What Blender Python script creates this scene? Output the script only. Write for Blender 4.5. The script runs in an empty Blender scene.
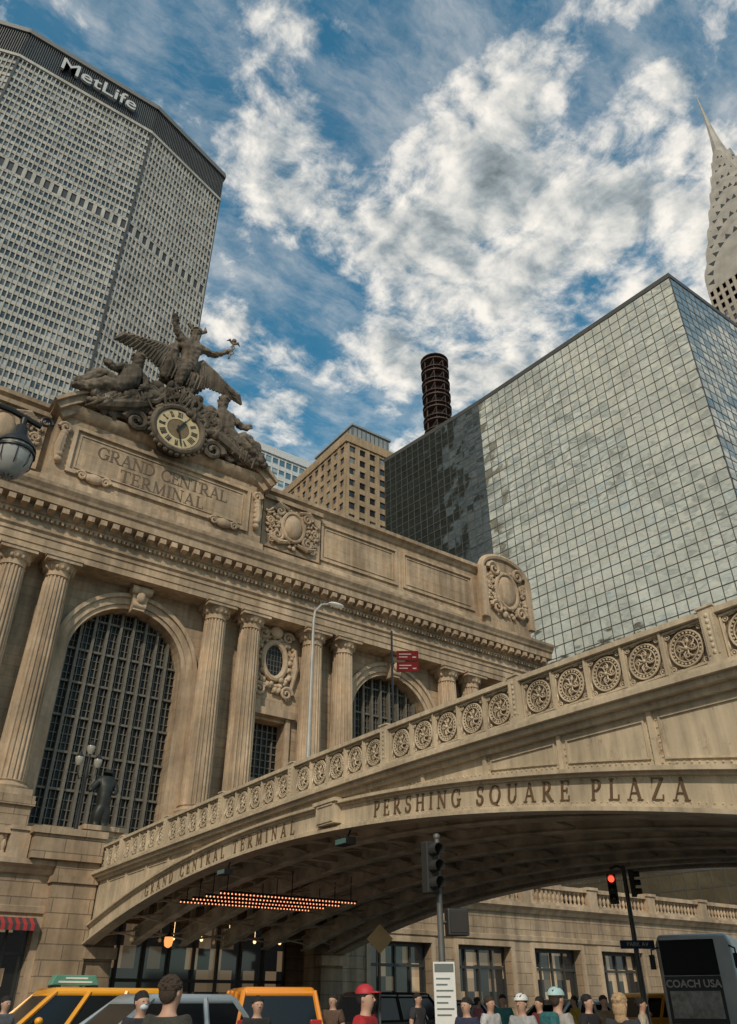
import bpy, bmesh, math, random
from mathutils import Vector, Matrix
random.seed(7)
PI=math.pi; R=math.radians
S=bpy.context.scene; COL=S.collection
# ------------------------------------------------------------------ camera
FP=770.0; HEAD=R(35.5); PIT=math.atan(491/770.0); CZ=1.5
sh,ch_,sp,cp=math.sin(HEAD),math.cos(HEAD),math.sin(PIT),math.cos(PIT)
VR=Vector((ch_,-sh,0)); VF=Vector((sh*cp,ch_*cp,sp)); VU=Vector((-sh*sp,-ch_*sp,cp))
cd=bpy.data.cameras.new('camera'); cam=bpy.data.objects.new('camera',cd); COL.objects.link(cam)
cam.location=(0,0,CZ); m=Matrix((VR,VU,-VF)).transposed(); cam.rotation_euler=m.to_euler()
cd.sensor_fit='VERTICAL'; cd.sensor_height=36; cd.lens=36*FP/1024; cd.clip_end=6000; cd.clip_start=.05
S.camera=cam
S.view_settings.view_transform='Standard'; S.view_settings.look='None'; S.view_settings.exposure=0
def gpos(px,t):
    d=VF+VR*((px-368.5)/FP)+VU*(-.6377); return Vector((d.x*t,d.y*t,0))
# ------------------------------------------------------------------ mesh builder
class MB:
    def __init__(s): s.v=[]; s.f=[]; s.T=None
    def add(s,vs,fs):
        n=len(s.v)
        if s.T is not None: vs=[s.T@Vector(v) for v in vs]
        s.v+=[tuple(v) for v in vs]; s.f+=[tuple(i+n for i in f) for f in fs]; return s
    def box(s,x0,x1,y0,y1,z0,z1):
        return s.add([(x0,y0,z0),(x1,y0,z0),(x1,y1,z0),(x0,y1,z0),(x0,y0,z1),(x1,y0,z1),(x1,y1,z1),(x0,y1,z1)],
              [(0,3,2,1),(4,5,6,7),(0,1,5,4),(1,2,6,5),(2,3,7,6),(3,0,4,7)])
    def obox(s,P,d,n,a0,a1,b0,b1,z0,z1):
        d=Vector((d[0],d[1],0)); n=Vector((n[0],n[1],0)); P=Vector((P[0],P[1],0)); vs=[]
        for z in (z0,z1):
            for a,b in ((a0,b0),(a1,b0),(a1,b1),(a0,b1)):
                q=P+d*a+n*b; vs.append((q.x,q.y,z))
        return s.add(vs,[(0,3,2,1),(4,5,6,7),(0,1,5,4),(1,2,6,5),(2,3,7,6),(3,0,4,7)])
    def prism(s,poly,ax,a,b):
        def mk(p,t):
            return (t,p[0],p[1]) if ax=='x' else ((p[0],t,p[1]) if ax=='y' else (p[0],p[1],t))
        n=len(poly); vs=[mk(p,a) for p in poly]+[mk(p,b) for p in poly]
        fs=[tuple(range(n)),tuple(range(2*n-1,n-1,-1))]+[(i,(i+1)%n,n+(i+1)%n,n+i) for i in range(n)]
        return s.add(vs,fs)
    def lathe(s,prof,cx,cy,seg=16,flute=0,fd=0):
        vs=[];fs=[]
        for r,z in prof:
            for k in range(seg):
                a=2*PI*k/seg; rr=r
                if flute: rr=r*(1-fd*max(0,math.sin(a*flute))**.6)
                vs.append((cx+rr*math.cos(a),cy+rr*math.sin(a),z))
        for j in range(len(prof)-1):
            for k in range(seg):
                fs.append((j*seg+k,j*seg+(k+1)%seg,(j+1)*seg+(k+1)%seg,(j+1)*seg+k))
        fs.append(tuple(range(seg))); fs.append(tuple(range(len(prof)*seg-1,(len(prof)-1)*seg-1,-1)))
        return s.add(vs,fs)
    def tube(s,pts,r,seg=8,flat=1.0):
        pts=[Vector(p) for p in pts]; n=len(pts); rs=r if isinstance(r,(list,tuple)) else [r]*n
        vs=[];fs=[]; prev=None
        for i,p in enumerate(pts):
            t=(pts[min(i+1,n-1)]-pts[max(i-1,0)])
            if t.length<1e-9: t=Vector((0,0,1))
            t.normalize()
            if prev is None:
                a=Vector((0,0,1)) if abs(t.z)<.9 else Vector((1,0,0)); u=t.cross(a).normalized()
            else:
                u=(prev-t*prev.dot(t)); u=u.normalized() if u.length>1e-6 else t.orthogonal().normalized()
            prev=u; w=t.cross(u)
            for k in range(seg):
                a=2*PI*k/seg; vs.append(p+(u*math.cos(a)*flat+w*math.sin(a))*rs[i])
        for j in range(n-1):
            for k in range(seg): fs.append((j*seg+k,j*seg+(k+1)%seg,(j+1)*seg+(k+1)%seg,(j+1)*seg+k))
        fs.append(tuple(range(seg))); fs.append(tuple(range(n*seg-1,(n-1)*seg-1,-1)))
        return s.add(vs,fs)
    def ball(s,c,r,seg=10,rings=6,z0=-1.0):
        if not isinstance(r,(list,tuple)): r=(r,r,r)
        vs=[];fs=[]
        for j in range(rings+1):
            ph=math.asin(z0)+(PI/2-math.asin(z0))*j/rings
            cc=max(math.cos(ph),.001)
            for k in range(seg):
                a=2*PI*k/seg; vs.append((c[0]+r[0]*cc*math.cos(a),c[1]+r[1]*cc*math.sin(a),c[2]+r[2]*math.sin(ph)))
        for j in range(rings):
            for k in range(seg): fs.append((j*seg+k,j*seg+(k+1)%seg,(j+1)*seg+(k+1)%seg,(j+1)*seg+k))
        fs.append(tuple(range(seg))); fs.append(tuple(range((rings+1)*seg-1,rings*seg-1,-1)))
        return s.add(vs,fs)
    def build(s,name,mat,parent=None,smooth=False,bevel=0):
        off=ORG.get(rootname(parent),Vector((0,0,0))) if parent else Vector((0,0,0))
        me=bpy.data.meshes.new(name); me.from_pydata([tuple(Vector(v)-off) for v in s.v],[],s.f)
        bm=bmesh.new(); bm.from_mesh(me); bmesh.ops.recalc_face_normals(bm,faces=bm.faces)
        if smooth:
            for f in bm.faces: f.smooth=True
            for e in bm.edges:
                if len(e.link_faces)==2 and e.calc_face_angle(0)>.7: e.smooth=False
        bm.to_mesh(me); bm.free()
        me.materials.append(mat); o=bpy.data.objects.new(name,me); COL.objects.link(o)
        if parent: o.parent=parent
        if bevel:
            b=o.modifiers.new('bevel','BEVEL'); b.width=bevel; b.segments=2; b.limit_method='ANGLE'
        return o
ORG={}
def rootname(o):
    while o.parent: o=o.parent
    return o.name
def thing(name,label,cat,loc=(0,0,0),group=None,world=False):
    o=bpy.data.objects.new(name,None); COL.objects.link(o); o.empty_display_size=.3
    o.location=loc; o['label']=label; o['category']=cat
    if group: o['group']=group
    if world: ORG[o.name]=Vector(loc)
    return o
def tag(o,label=None,cat=None,group=None,kind=None):
    if label:o['label']=label
    if cat:o['category']=cat
    if group:o['group']=group
    if kind:o['kind']=kind
    return o
def kids(o): return [c for c in bpy.data.objects if c.parent==o]
def copy_part(o,parent,loc=None):
    c=o.copy(); COL.objects.link(c); c.parent=parent
    if loc is not None: c.location=loc
    for k in kids(o): copy_part(k,c)
    return c
# ------------------------------------------------------------------ materials
def nodes(name):
    m=bpy.data.materials.new(name); m.use_nodes=True; nt=m.node_tree
    return m,nt,nt.nodes,nt.links,nt.nodes['Principled BSDF']
def N(nt,t,**k):
    n=nt.nodes.new(t)
    for a,b in k.items(): setattr(n,a,b)
    return n
def math_(nt,op,a,b=None,c=None,clamp=False):
    n=N(nt,'ShaderNodeMath',operation=op); n.use_clamp=clamp
    for i,v in enumerate((a,b,c)):
        if v is None: continue
        if isinstance(v,(int,float)): n.inputs[i].default_value=v
        else: nt.links.new(v,n.inputs[i])
    return n.outputs[0]
def noise(nt,scale,detail=5,rough=.55,vec=None,stretch=None):
    n=N(nt,'ShaderNodeTexNoise'); n.inputs['Scale'].default_value=scale; n.inputs['Detail'].default_value=detail; n.inputs['Roughness'].default_value=rough
    if vec is None: vec=N(nt,'ShaderNodeNewGeometry').outputs['Position']
    if stretch:
        mp=N(nt,'ShaderNodeMapping'); mp.inputs['Scale'].default_value=stretch; nt.links.new(vec,mp.inputs['Vector']); vec=mp.outputs[0]
    nt.links.new(vec,n.inputs['Vector']); return n.outputs['Fac']
def mapr(nt,v,a,b,c,d):
    n=N(nt,'ShaderNodeMapRange'); nt.links.new(v,n.inputs[0])
    for i,x in enumerate((a,b,c,d)): n.inputs[i+1].default_value=x
    return n.outputs[0]
def mixc(nt,f,a,b,mode='MIX'):
    n=N(nt,'ShaderNodeMix',data_type='RGBA',blend_type=mode)
    for k,v in ((0,f),(6,a),(7,b)):
        if isinstance(v,(int,float)): n.inputs[k].default_value=v
        elif isinstance(v,tuple): n.inputs[k].default_value=(*v,1) if len(v)==3 else v
        else: nt.links.new(v,n.inputs[k])
    return n.outputs[2]
def simple(name,col,rough=.6,metal=0,var=.15,scale=2.0,bump=0,emit=None,es=0,spec=.5,coat=0):
    m,nt,ns,lk,p=nodes(name)
    if var:
        f=mapr(nt,noise(nt,scale),.3,.7,1-var,1+var)
        c=mixc(nt,1.0,(*col,1),f,'MULTIPLY'); lk.new(c,p.inputs['Base Color'])
    else: p.inputs['Base Color'].default_value=(*col,1)
    p.inputs['Roughness'].default_value=rough; p.inputs['Metallic'].default_value=metal; p.inputs['Specular IOR Level'].default_value=spec
    p.inputs['Coat Weight'].default_value=coat
    if bump:
        b=N(nt,'ShaderNodeBump'); b.inputs['Strength'].default_value=bump; b.inputs['Distance'].default_value=.05
        lk.new(noise(nt,scale*4),b.inputs['Height']); lk.new(b.outputs[0],p.inputs['Normal'])
    if emit: p.inputs['Emission Color'].default_value=(*emit,1); p.inputs['Emission Strength'].default_value=es
    return m
def stone(name,col,axis=None,bw=1.6,bh=.7,joint=.5,dirt=.35,rough=.85):
    m,nt,ns,lk,p=nodes(name)
    g=N(nt,'ShaderNodeNewGeometry').outputs['Position']
    big=mapr(nt,noise(nt,.22,4),.3,.7,1-dirt,1.08)
    fine=mapr(nt,noise(nt,2.2,8,.65),.25,.75,.80,1.16)
    streak=mapr(nt,noise(nt,1.0,6,.6,stretch=(1.6,1.6,.12)),.35,.65,1-dirt*.9,1.05)
    c=mixc(nt,1.0,(*col,1),big,'MULTIPLY'); c=mixc(nt,1.0,c,fine,'MULTIPLY'); c=mixc(nt,1.0,c,streak,'MULTIPLY')
    warm=mapr(nt,noise(nt,.6,3),.4,.65,0,.4)
    c=mixc(nt,warm,c,mixc(nt,1.0,c,(1.06,.94,.80),'MULTIPLY'))
    hgt=noise(nt,6,8,.6); h=hgt
    if axis:
        sx=N(nt,'ShaderNodeSeparateXYZ'); lk.new(g,sx.inputs[0]); cb=N(nt,'ShaderNodeCombineXYZ')
        lk.new(sx.outputs[0 if axis=='x' else 1],cb.inputs[0]); lk.new(sx.outputs[2],cb.inputs[1])
        b=N(nt,'ShaderNodeTexBrick'); lk.new(cb.outputs[0],b.inputs['Vector']); b.inputs['Scale'].default_value=1
        b.inputs['Brick Width'].default_value=bw; b.inputs['Row Height'].default_value=bh; b.inputs['Mortar Size'].default_value=.022; b.inputs['Mortar Smooth'].default_value=.2
        b.inputs['Color1'].default_value=(.90,.90,.90,1); b.inputs['Color2'].default_value=(1.08,1.05,1.0,1); b.inputs['Mortar'].default_value=(joint,joint,joint,1)
        c=mixc(nt,1.0,c,b.outputs['Color'],'MULTIPLY')
        h=math_(nt,'SUBTRACT',math_(nt,'MULTIPLY',hgt,.25),b.outputs['Fac'])
    lk.new(c,p.inputs['Base Color']); p.inputs['Roughness'].default_value=rough; p.inputs['Specular IOR Level'].default_value=.25
    bp=N(nt,'ShaderNodeBump'); bp.inputs['Strength'].default_value=.5; bp.inputs['Distance'].default_value=.04
    lk.new(h,bp.inputs['Height']); lk.new(bp.outputs[0],p.inputs['Normal'])
    return m
def winmat(name,cx,cz,dark=(.02,.025,.028),lite=(.30,.30,.27),frac=.3,rough=.12,spec=.8):
    m,nt,ns,lk,p=nodes(name)
    g=N(nt,'ShaderNodeNewGeometry').outputs['Position']
    mp=N(nt,'ShaderNodeVectorMath',operation='MULTIPLY'); lk.new(g,mp.inputs[0]); mp.inputs[1].default_value=(1/cx,1/cx,1/cz)
    fl=N(nt,'ShaderNodeVectorMath',operation='FLOOR'); lk.new(mp.outputs[0],fl.inputs[0])
    w=N(nt,'ShaderNodeTexWhiteNoise'); lk.new(fl.outputs[0],w.inputs['Vector'])
    f=mapr(nt,w.outputs['Value'],1-frac,1,0,1)
    c=mixc(nt,f,dark,lite); lk.new(c,p.inputs['Base Color']); p.inputs['Roughness'].default_value=rough
    p.inputs['Specular IOR Level'].default_value=spec
    return m
STW=stone('facade stone',(.50,.385,.27),'x',1.9,.75,.72,.38)
ST=stone('carved stone',(.54,.415,.29),None,dirt=.40)
STB=stone('base stone',(.46,.355,.25),'x',1.7,.62,.5,.42)
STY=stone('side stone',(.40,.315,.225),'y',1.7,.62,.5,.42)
STA=stone('attic stone',(.49,.378,.265),'x',2.6,1.2,.8,.42)
STS=stone('sculpture stone',(.235,.195,.15),None,dirt=.65)
DKGL=winmat('dark terminal glass',.97,1.24,(.010,.012,.012),(.03,.035,.033),.4,.35,.2)
BRONZE=simple('bronze bars',(.13,.118,.095),.6,.1,.2,3)
LET=simple('letter brown',(.12,.075,.04),.6,0,.1)
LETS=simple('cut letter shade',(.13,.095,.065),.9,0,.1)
def paint():
    m,nt,ns,lk,p=nodes('bridge paint')
    a=mapr(nt,noise(nt,.8,6,.6),.35,.7,.74,1.06); st=mapr(nt,noise(nt,1.5,6,.65,stretch=(3,3,.25)),.4,.7,1.04,.70)
    c=mixc(nt,1.0,(.59,.49,.35,1),a,'MULTIPLY'); c=mixc(nt,1.0,c,st,'MULTIPLY')
    r=mapr(nt,noise(nt,3.5,8,.7),.60,.73,0,.85); c=mixc(nt,r,c,(.17,.09,.04))
    r2=mapr(nt,noise(nt,1.2,8,.7,stretch=(2,2,.5)),.58,.70,0,.45); c=mixc(nt,r2,c,(.14,.11,.08))
    lk.new(c,p.inputs['Base Color']); p.inputs['Roughness'].default_value=.42
    bp=N(nt,'ShaderNodeBump'); bp.inputs['Strength'].default_value=.2; bp.inputs['Distance'].default_value=.015
    lk.new(noise(nt,9,6),bp.inputs['Height']); lk.new(bp.outputs[0],p.inputs['Normal'])
    return m
PAINT=paint()
PAINTD=simple('under bridge paint',(.60,.52,.40),.7,0,.4,1.2,.3)
RUSTB=simple('parapet backing',(.20,.145,.095),.8,0,.4,3,.3)
IRON=simple('black iron',(.018,.018,.018),.45,.3,.2)
STEELG=simple('grey pole steel',(.12,.12,.115),.5,.3,.15)
WHITE=simple('white paint',(.66,.66,.63),.4,0,.08)
BLACKG=simple('black glass',(.01,.012,.014),.12,0,0,spec=.4)
COACHG=simple('coach dark glass',(.008,.009,.01),.4,0,0,spec=.2)
CHROME=simple('chrome',(.6,.6,.6),.2,1,.05)
RUBBER=simple('rubber',(.02,.02,.02),.85,0,.1)
# ------------------------------------------------------------------ serif glyphs
def seg(x0,y0,x1,y1,w):
    d=Vector((x1-x0,y1-y0)); d.normalize(); n=Vector((-d.y,d.x))*w/2
    return [(x0+n.x,y0+n.y),(x0-n.x,y0-n.y),(x1-n.x,y1-n.y),(x1+n.x,y1+n.y)]
def arcp(cx,cy,rx,ry,a0,a1,tk=.13,tn=.05,n=12):
    out=[]
    def pt(a):
        th=tn+(tk-tn)*abs(math.cos(a)); return (cx+rx*math.cos(a),cy+ry*math.sin(a)),(cx+(rx-th)*math.cos(a),cy+(ry-th)*math.sin(a))
    for i in range(n):
        o0,i0=pt(R(a0+(a1-a0)*i/n)); o1,i1=pt(R(a0+(a1-a0)*(i+1)/n)); out.append([i0,o0,o1,i1])
    return out
T_,t_=.135,.055
def sf(x,y,w=.28): return [(x-w/2,y),(x+w/2,y),(x+w/2,y+.045),(x-w/2,y+.045)]
def glyph(c):
    g=[];w=.75
    if c=='I': g=[seg(.17,0,.17,1,T_),sf(.17,0),sf(.17,.95)]; w=.34
    elif c=='L': g=[seg(.17,0,.17,1,T_),sf(.17,.95),seg(.02,.03,.62,.03,t_),seg(.6,0,.6,.25,.05)]; w=.66
    elif c=='T': g=[seg(.02,.965,.74,.965,t_),seg(.38,0,.38,.96,T_),sf(.38,0),seg(.045,.75,.045,1,.05),seg(.715,.75,.715,1,.05)]; w=.76
    elif c=='E': g=[seg(.17,0,.17,1,T_),seg(.02,.03,.64,.03,t_),seg(.02,.97,.6,.97,t_),seg(.2,.52,.5,.52,t_),seg(.62,0,.62,.25,.05),seg(.58,.78,.58,1,.05),seg(.49,.4,.49,.64,.05)]; w=.68
    elif c=='H': g=[seg(.17,0,.17,1,T_),seg(.72,0,.72,1,T_),seg(.2,.5,.7,.5,t_),sf(.17,0),sf(.17,.95),sf(.72,0),sf(.72,.95)]; w=.9
    elif c=='N': g=[seg(.14,0,.14,1,t_),seg(.12,.97,.72,.03,T_),seg(.74,0,.74,1,t_),sf(.14,0),sf(.1,.95,.22),sf(.74,.95)]; w=.88
    elif c=='M': g=[seg(.12,0,.16,1,t_),seg(.16,.97,.48,.05,T_),seg(.48,.05,.82,.97,t_),seg(.85,0,.83,1,T_),sf(.12,0),sf(.85,0)]; w=1.0
    elif c=='A': g=[seg(.12,0,.42,1,t_),seg(.4,1,.72,0,T_),seg(.2,.33,.62,.33,t_),sf(.12,0,.26),sf(.73,0,.3)]; w=.86
    elif c in 'RP':
        g=[seg(.17,0,.17,1,T_),sf(.17,0),seg(.02,.97,.36,.97,t_),seg(.2,.475,.36,.475,t_)]+arcp(.34,.72,.3,.285,90,-90); w=.66
        if c=='R': g+=[seg(.34,.48,.7,.03,T_),sf(.74,0,.2)]; w=.82
    elif c=='D': g=[seg(.17,0,.17,1,T_),seg(.02,.97,.36,.97,t_),seg(.02,.03,.36,.03,t_)]+arcp(.34,.5,.48,.5,90,-90); w=.86
    elif c=='C': g=arcp(.46,.5,.42,.51,48,312,n=18)+[seg(.75,.68,.75,.97,.05),seg(.75,.03,.75,.3,.05)]; w=.82
    elif c=='G': g=arcp(.46,.5,.42,.51,48,312,n=18)+[seg(.75,.68,.75,.97,.05),seg(.74,.08,.74,.42,T_),sf(.72,.4,.32)]; w=.9
    elif c=='S': g=arcp(.33,.74,.26,.27,40,270,.11,.06)+arcp(.33,.26,.28,.285,90,-140,.13,.06)+[seg(.55,.72,.55,.97,.05),seg(.09,.03,.09,.3,.05)]; w=.66
    elif c=='Q': g=arcp(.47,.5,.44,.51,0,360,n=24)+[seg(.45,.06,.85,-.2,.1)]; w=.96
    elif c=='U': g=[seg(.17,.35,.17,1,T_),seg(.7,.35,.7,1,t_),sf(.17,.95),sf(.7,.95,.24)]+arcp(.41,.36,.32,.37,180,360,.12,.07); w=.86
    elif c=='Z': g=[seg(.06,.97,.66,.97,t_),seg(.06,.03,.68,.03,t_),seg(.12,.03,.62,.97,T_),seg(.07,.76,.07,1,.05),seg(.67,0,.67,.25,.05)]; w=.72
    else: w=.45
    return w,g
def layout(text,size,total):
    ws=[glyph(c)[0]*size for c in text]; gap=(total-sum(ws))/(len(text)-1); x=0; out=[]
    for c,w in zip(text,ws): out.append((c,x,w)); x+=w+gap
    return out
def bfont(text,size,ext,mat,parent,T,offset=0,name='lettering'):
    cu=bpy.data.curves.new('t','FONT'); cu.body=text; cu.size=size; cu.extrude=ext; cu.offset=offset; cu.align_x='CENTER'; cu.align_y='CENTER'; cu.resolution_u=3
    o=bpy.data.objects.new('t',cu); COL.objects.link(o); dg=bpy.context.evaluated_depsgraph_get(); dg.update()
    me=bpy.data.meshes.new_from_object(o.evaluated_get(dg)); bpy.data.objects.remove(o)
    me.transform(T); me.name=name; me.materials.clear(); me.materials.append(mat)
    off=ORG.get(rootname(parent),Vector((0,0,0))); me.transform(Matrix.Translation(-off))
    q=bpy.data.objects.new(name,me); COL.objects.link(q); q.parent=parent; return q
def frame(o,right,up=(0,0,1)):
    r=Vector(right).normalized(); u=Vector(up).normalized(); n=r.cross(u)
    return Matrix.Translation(o)@Matrix((r,u,n)).transposed().to_4x4()
def scroll(mb,c,r,th,sx=1,turns=1.6,n=16,start=0):
    pts=[];rs=[]
    for i in range(n+1):
        f=i/n; a=start+f*turns*2*PI; rr=r*(1-.85*f)
        pts.append((c[0]+sx*rr*math.cos(a),c[1]-.2*th*f,c[2]+rr*math.sin(a))); rs.append(th*(1-.4*f))
    mb.tube(pts,rs,6)
def ornament(mb,cx,y,cz,w,h,seed,n=26,k=1.0):
    rd=random.Random(seed)
    for i in range(n):
        a=rd.random()**.8*w/2; b=(rd.random()-.5)*h*(1-.5*a/(w/2)); r=rd.uniform(.12,.34)*k
        for s in (-1,1): mb.ball((cx+s*a,y-rd.random()*.12,cz+b),(r*rd.uniform(.7,1.5),r*.7,r*rd.uniform(.7,1.5)),7,5)
    for i in range(5):
        a=rd.uniform(.25,.95)*w/2; b=(rd.random()-.5)*h*.8; r=rd.uniform(.35,.6)*k
        for s in (-1,1): scroll(mb,(cx+s*a,y-.15,cz+b),r,.13*k,s,1.5,start=rd.random()*3)
# ------------------------------------------------------------------ world
w=bpy.data.worlds.new('World'); S.world=w; w.use_nodes=True; nt=w.node_tree; nt.nodes.clear()
SUN=Vector((-.60,-.56,.58)).normalized()
el=math.asin(SUN.z); rot=math.atan2(SUN.x,SUN.y)
sky=N(nt,'ShaderNodeTexSky',sky_type='NISHITA'); sky.sun_disc=False; sky.sun_elevation=el; sky.sun_rotation=rot; sky.air_density=1.2; sky.dust_density=.8; sky.ozone_density=2.0
tc=N(nt,'ShaderNodeTexCoord'); sx=N(nt,'ShaderNodeSeparateXYZ'); nt.links.new(tc.outputs['Generated'],sx.inputs[0])
zc=math_(nt,'MAXIMUM',sx.outputs[2],.06); cb=N(nt,'ShaderNodeCombineXYZ')
PXn=math_(nt,'DIVIDE',sx.outputs[0],zc)
nt.links.new(PXn,cb.inputs[0]); nt.links.new(math_(nt,'DIVIDE',sx.outputs[1],zc),cb.inputs[1])
P=cb.outputs[0]
wn=N(nt,'ShaderNodeTexNoise'); wn.inputs['Scale'].default_value=7; wn.inputs['Detail'].default_value=5; nt.links.new(P,wn.inputs['Vector'])
vm=N(nt,'ShaderNodeVectorMath',operation='MULTIPLY_ADD'); nt.links.new(wn.outputs['Color'],vm.inputs[0]); vm.inputs[1].default_value=(.06,.06,0); nt.links.new(P,vm.inputs[2])
P2=vm.outputs[0]
n1=noise(nt,6.5,12,.62,P2)
off=N(nt,'ShaderNodeVectorMath',operation='ADD'); nt.links.new(P2,off.inputs[0]); off.inputs[1].default_value=(-.016,.022,0)
n1b=noise(nt,6.5,7,.55,off.outputs[0])
bias=math_(nt,'ADD',mapr(nt,PXn,-.15,-.7,.01,.20),mapr(nt,PXn,.85,1.3,0,.12))
for (bx,by,br,am) in ((.60,.56,.30,.12),(.36,.90,.10,.13),(.75,.38,.25,.13),(.31,.62,.12,.13),(.50,.42,.14,.11),(.30,.36,.09,-.15),(.45,.82,.12,-.19),(.555,.265,.06,-.17),(.10,.56,.14,-.07),(.40,.72,.09,-.13),(.55,1.0,.10,.08),(.22,.80,.10,-.10),(.70,.72,.15,.08),(.62,.90,.12,.06)):
    dn=N(nt,'ShaderNodeVectorMath',operation='DISTANCE'); nt.links.new(P2,dn.inputs[0]); dn.inputs[1].default_value=(bx+.03,by+.03,0)
    bias=math_(nt,'ADD',mapr(nt,dn.outputs['Value'],0,br*1.5,am,0),bias)
dens=math_(nt,'ADD',n1,bias)
mr=N(nt,'ShaderNodeMapRange',interpolation_type='SMOOTHSTEP'); nt.links.new(dens,mr.inputs[0]); mr.inputs[1].default_value=.47; mr.inputs[2].default_value=.71
veil=mapr(nt,noise(nt,3.0,10,.68,P2,stretch=(1,2.2,1)),.42,.72,.03,.55)
mask=math_(nt,'MAXIMUM',mr.outputs[0],veil)
lit=math_(nt,'ADD',math_(nt,'MULTIPLY',math_(nt,'SUBTRACT',n1b,n1),-3.6),math_(nt,'SUBTRACT',.82,mapr(nt,dens,.62,.90,0,.50)))
cr=N(nt,'ShaderNodeValToRGB'); nt.links.new(lit,cr.inputs[0])
e=cr.color_ramp.elements; e[0].position=.10; e[0].color=(.17,.21,.23,1); e[1].position=1.0; e[1].color=(.97,.92,.84,1)
q=e.new(.40); q.color=(.36,.41,.43,1); q=e.new(.70); q.color=(.68,.68,.65,1)
tint=mixc(nt,1.0,sky.outputs[0],(.34,1.10,1.12,1),'MULTIPLY')
b1=N(nt,'ShaderNodeBackground'); nt.links.new(tint,b1.inputs[0]); b1.inputs[1].default_value=.115
b2=N(nt,'ShaderNodeBackground'); nt.links.new(cr.outputs[0],b2.inputs[0]); b2.inputs[1].default_value=1.0
mx=N(nt,'ShaderNodeMixShader'); nt.links.new(mask,mx.inputs[0]); nt.links.new(b1.outputs[0],mx.inputs[1]); nt.links.new(b2.outputs[0],mx.inputs[2])
wo=N(nt,'ShaderNodeOutputWorld'); nt.links.new(mx.outputs[0],wo.inputs[0])
ld=bpy.data.lights.new('sun','SUN'); ld.energy=2.6; ld.angle=R(1.2); ld.color=(1,.87,.70)
lo=bpy.data.objects.new('sun',ld); COL.objects.link(lo); lo.rotation_euler=SUN.to_track_quat('Z','Y').to_euler(); lo.location=(0,0,300)
# ------------------------------------------------------------------ ground
ASPH=simple('asphalt',(.05,.05,.052),.9,0,.3,1.5,.4); PAV=stone('paving',(.25,.24,.22),None,dirt=.2)
g=MB(); g.box(-3000,3000,-3000,3000,-.5,0); tag(g.build('ground',simple('city ground',(.09,.088,.085),.95,0,.2,.3)),kind='structure')
g=MB(); g.box(-400,400,4,36,.001,.004); tag(g.build('road',ASPH),kind='structure')
g=MB(); g.box(-60,13,-200,3.9,.001,.004); tag(g.build('side_road',ASPH),kind='structure')
g=MB(); g.box(-200,200,36,41,.0,.15); tag(g.build('pavement',PAV),kind='structure')
g=MB(); g.box(-14,2,-30,3.2,0,.14); tag(g.build('pavement',PAV),kind='structure')
g=MB()
for k in range(-20,30): g.box(k*6,k*6+3,19.9,20.05,.0041,.008)
for k in range(12): g.box(-1+k*1.1,-.5+k*1.1,5,8.5,.0041,.008)
g.box(-100,100,33.2,33.3,.0041,.008)
tag(g.build('road_marking',simple('road paint',(.6,.6,.57),.7)),kind='structure')
# ------------------------------------------------------------------ towers
def make_windows(root,quads,mat,zvis,n=95):
    def key(q):
        c=sum((Vector(p) for p in q),Vector())/4
        return (c-Vector((0,0,CZ))).length+(1e5 if c.z<zvis else 0)
    quads=sorted(quads,key=key)
    for q in quads[:n]: MB().add(q,[(0,1,2,3)]).build('window',mat,root)
    if len(quads)>n:
        mb=MB()
        for q in quads[n:]: mb.add(q,[(0,1,2,3)])
        tag(mb.build('window_rows',mat,root),kind='stuff')
def face(P0,P1,z0,z1,nb,nf,pw,shh,dep,grid,quads,spd=.08):
    P0=Vector(P0);P1=Vector(P1);L=(P1-P0).length;d=(P1-P0)/L;n=Vector((d.y,-d.x));mw=L/nb;mh=(z1-z0)/nf
    for i in range(nb+1):
        a=i*mw; grid.obox(P0,d,n,max(a-pw/2,0),min(a+pw/2,L),-.1,dep,z0,z1)
    for j in range(nf+1):
        z=z0+j*mh; grid.obox(P0,d,n,0.01,L-.01,-.1,dep-spd,max(z-shh*.5,z0),min(z+shh*.5,z1))
    if quads is not None:
        for i in range(nb):
            for j in range(nf):
                a0=i*mw+pw/2;a1=(i+1)*mw-pw/2;b0=z0+j*mh+shh/2;b1=z0+(j+1)*mh-shh/2
                vs=[]
                for a,b in ((a0,b0),(a1,b0),(a1,b1),(a0,b1)):
                    q=P0+d*a+n*.02; vs.append((q.x,q.y,b))
                quads.append(vs)
mt=thing('office_tower','huge grey concrete slab office tower with angled ends and rooftop name','office tower',(5.8,167,0),world=True)
poly=[(-42.2,163.3),(-14.2,154),(25.8,154),(53.8,163.3),(53.8,172),(25.8,181),(-14.2,181),(-42.2,172)]
MB().prism(poly,'z',0,245.5).build('wall',simple('tower dark core',(.05,.053,.055),.5,0,.1),mt)
CONC=stone('precast concrete',(.50,.49,.45),None,dirt=.25); CONC2=simple('tower top louvre',(.085,.09,.09),.6,0,.2,.2)
grid=MB();quads=[];tg=MB()
fs=[(0,1,24),(1,2,34),(2,3,24),(3,4,8)]
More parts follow.
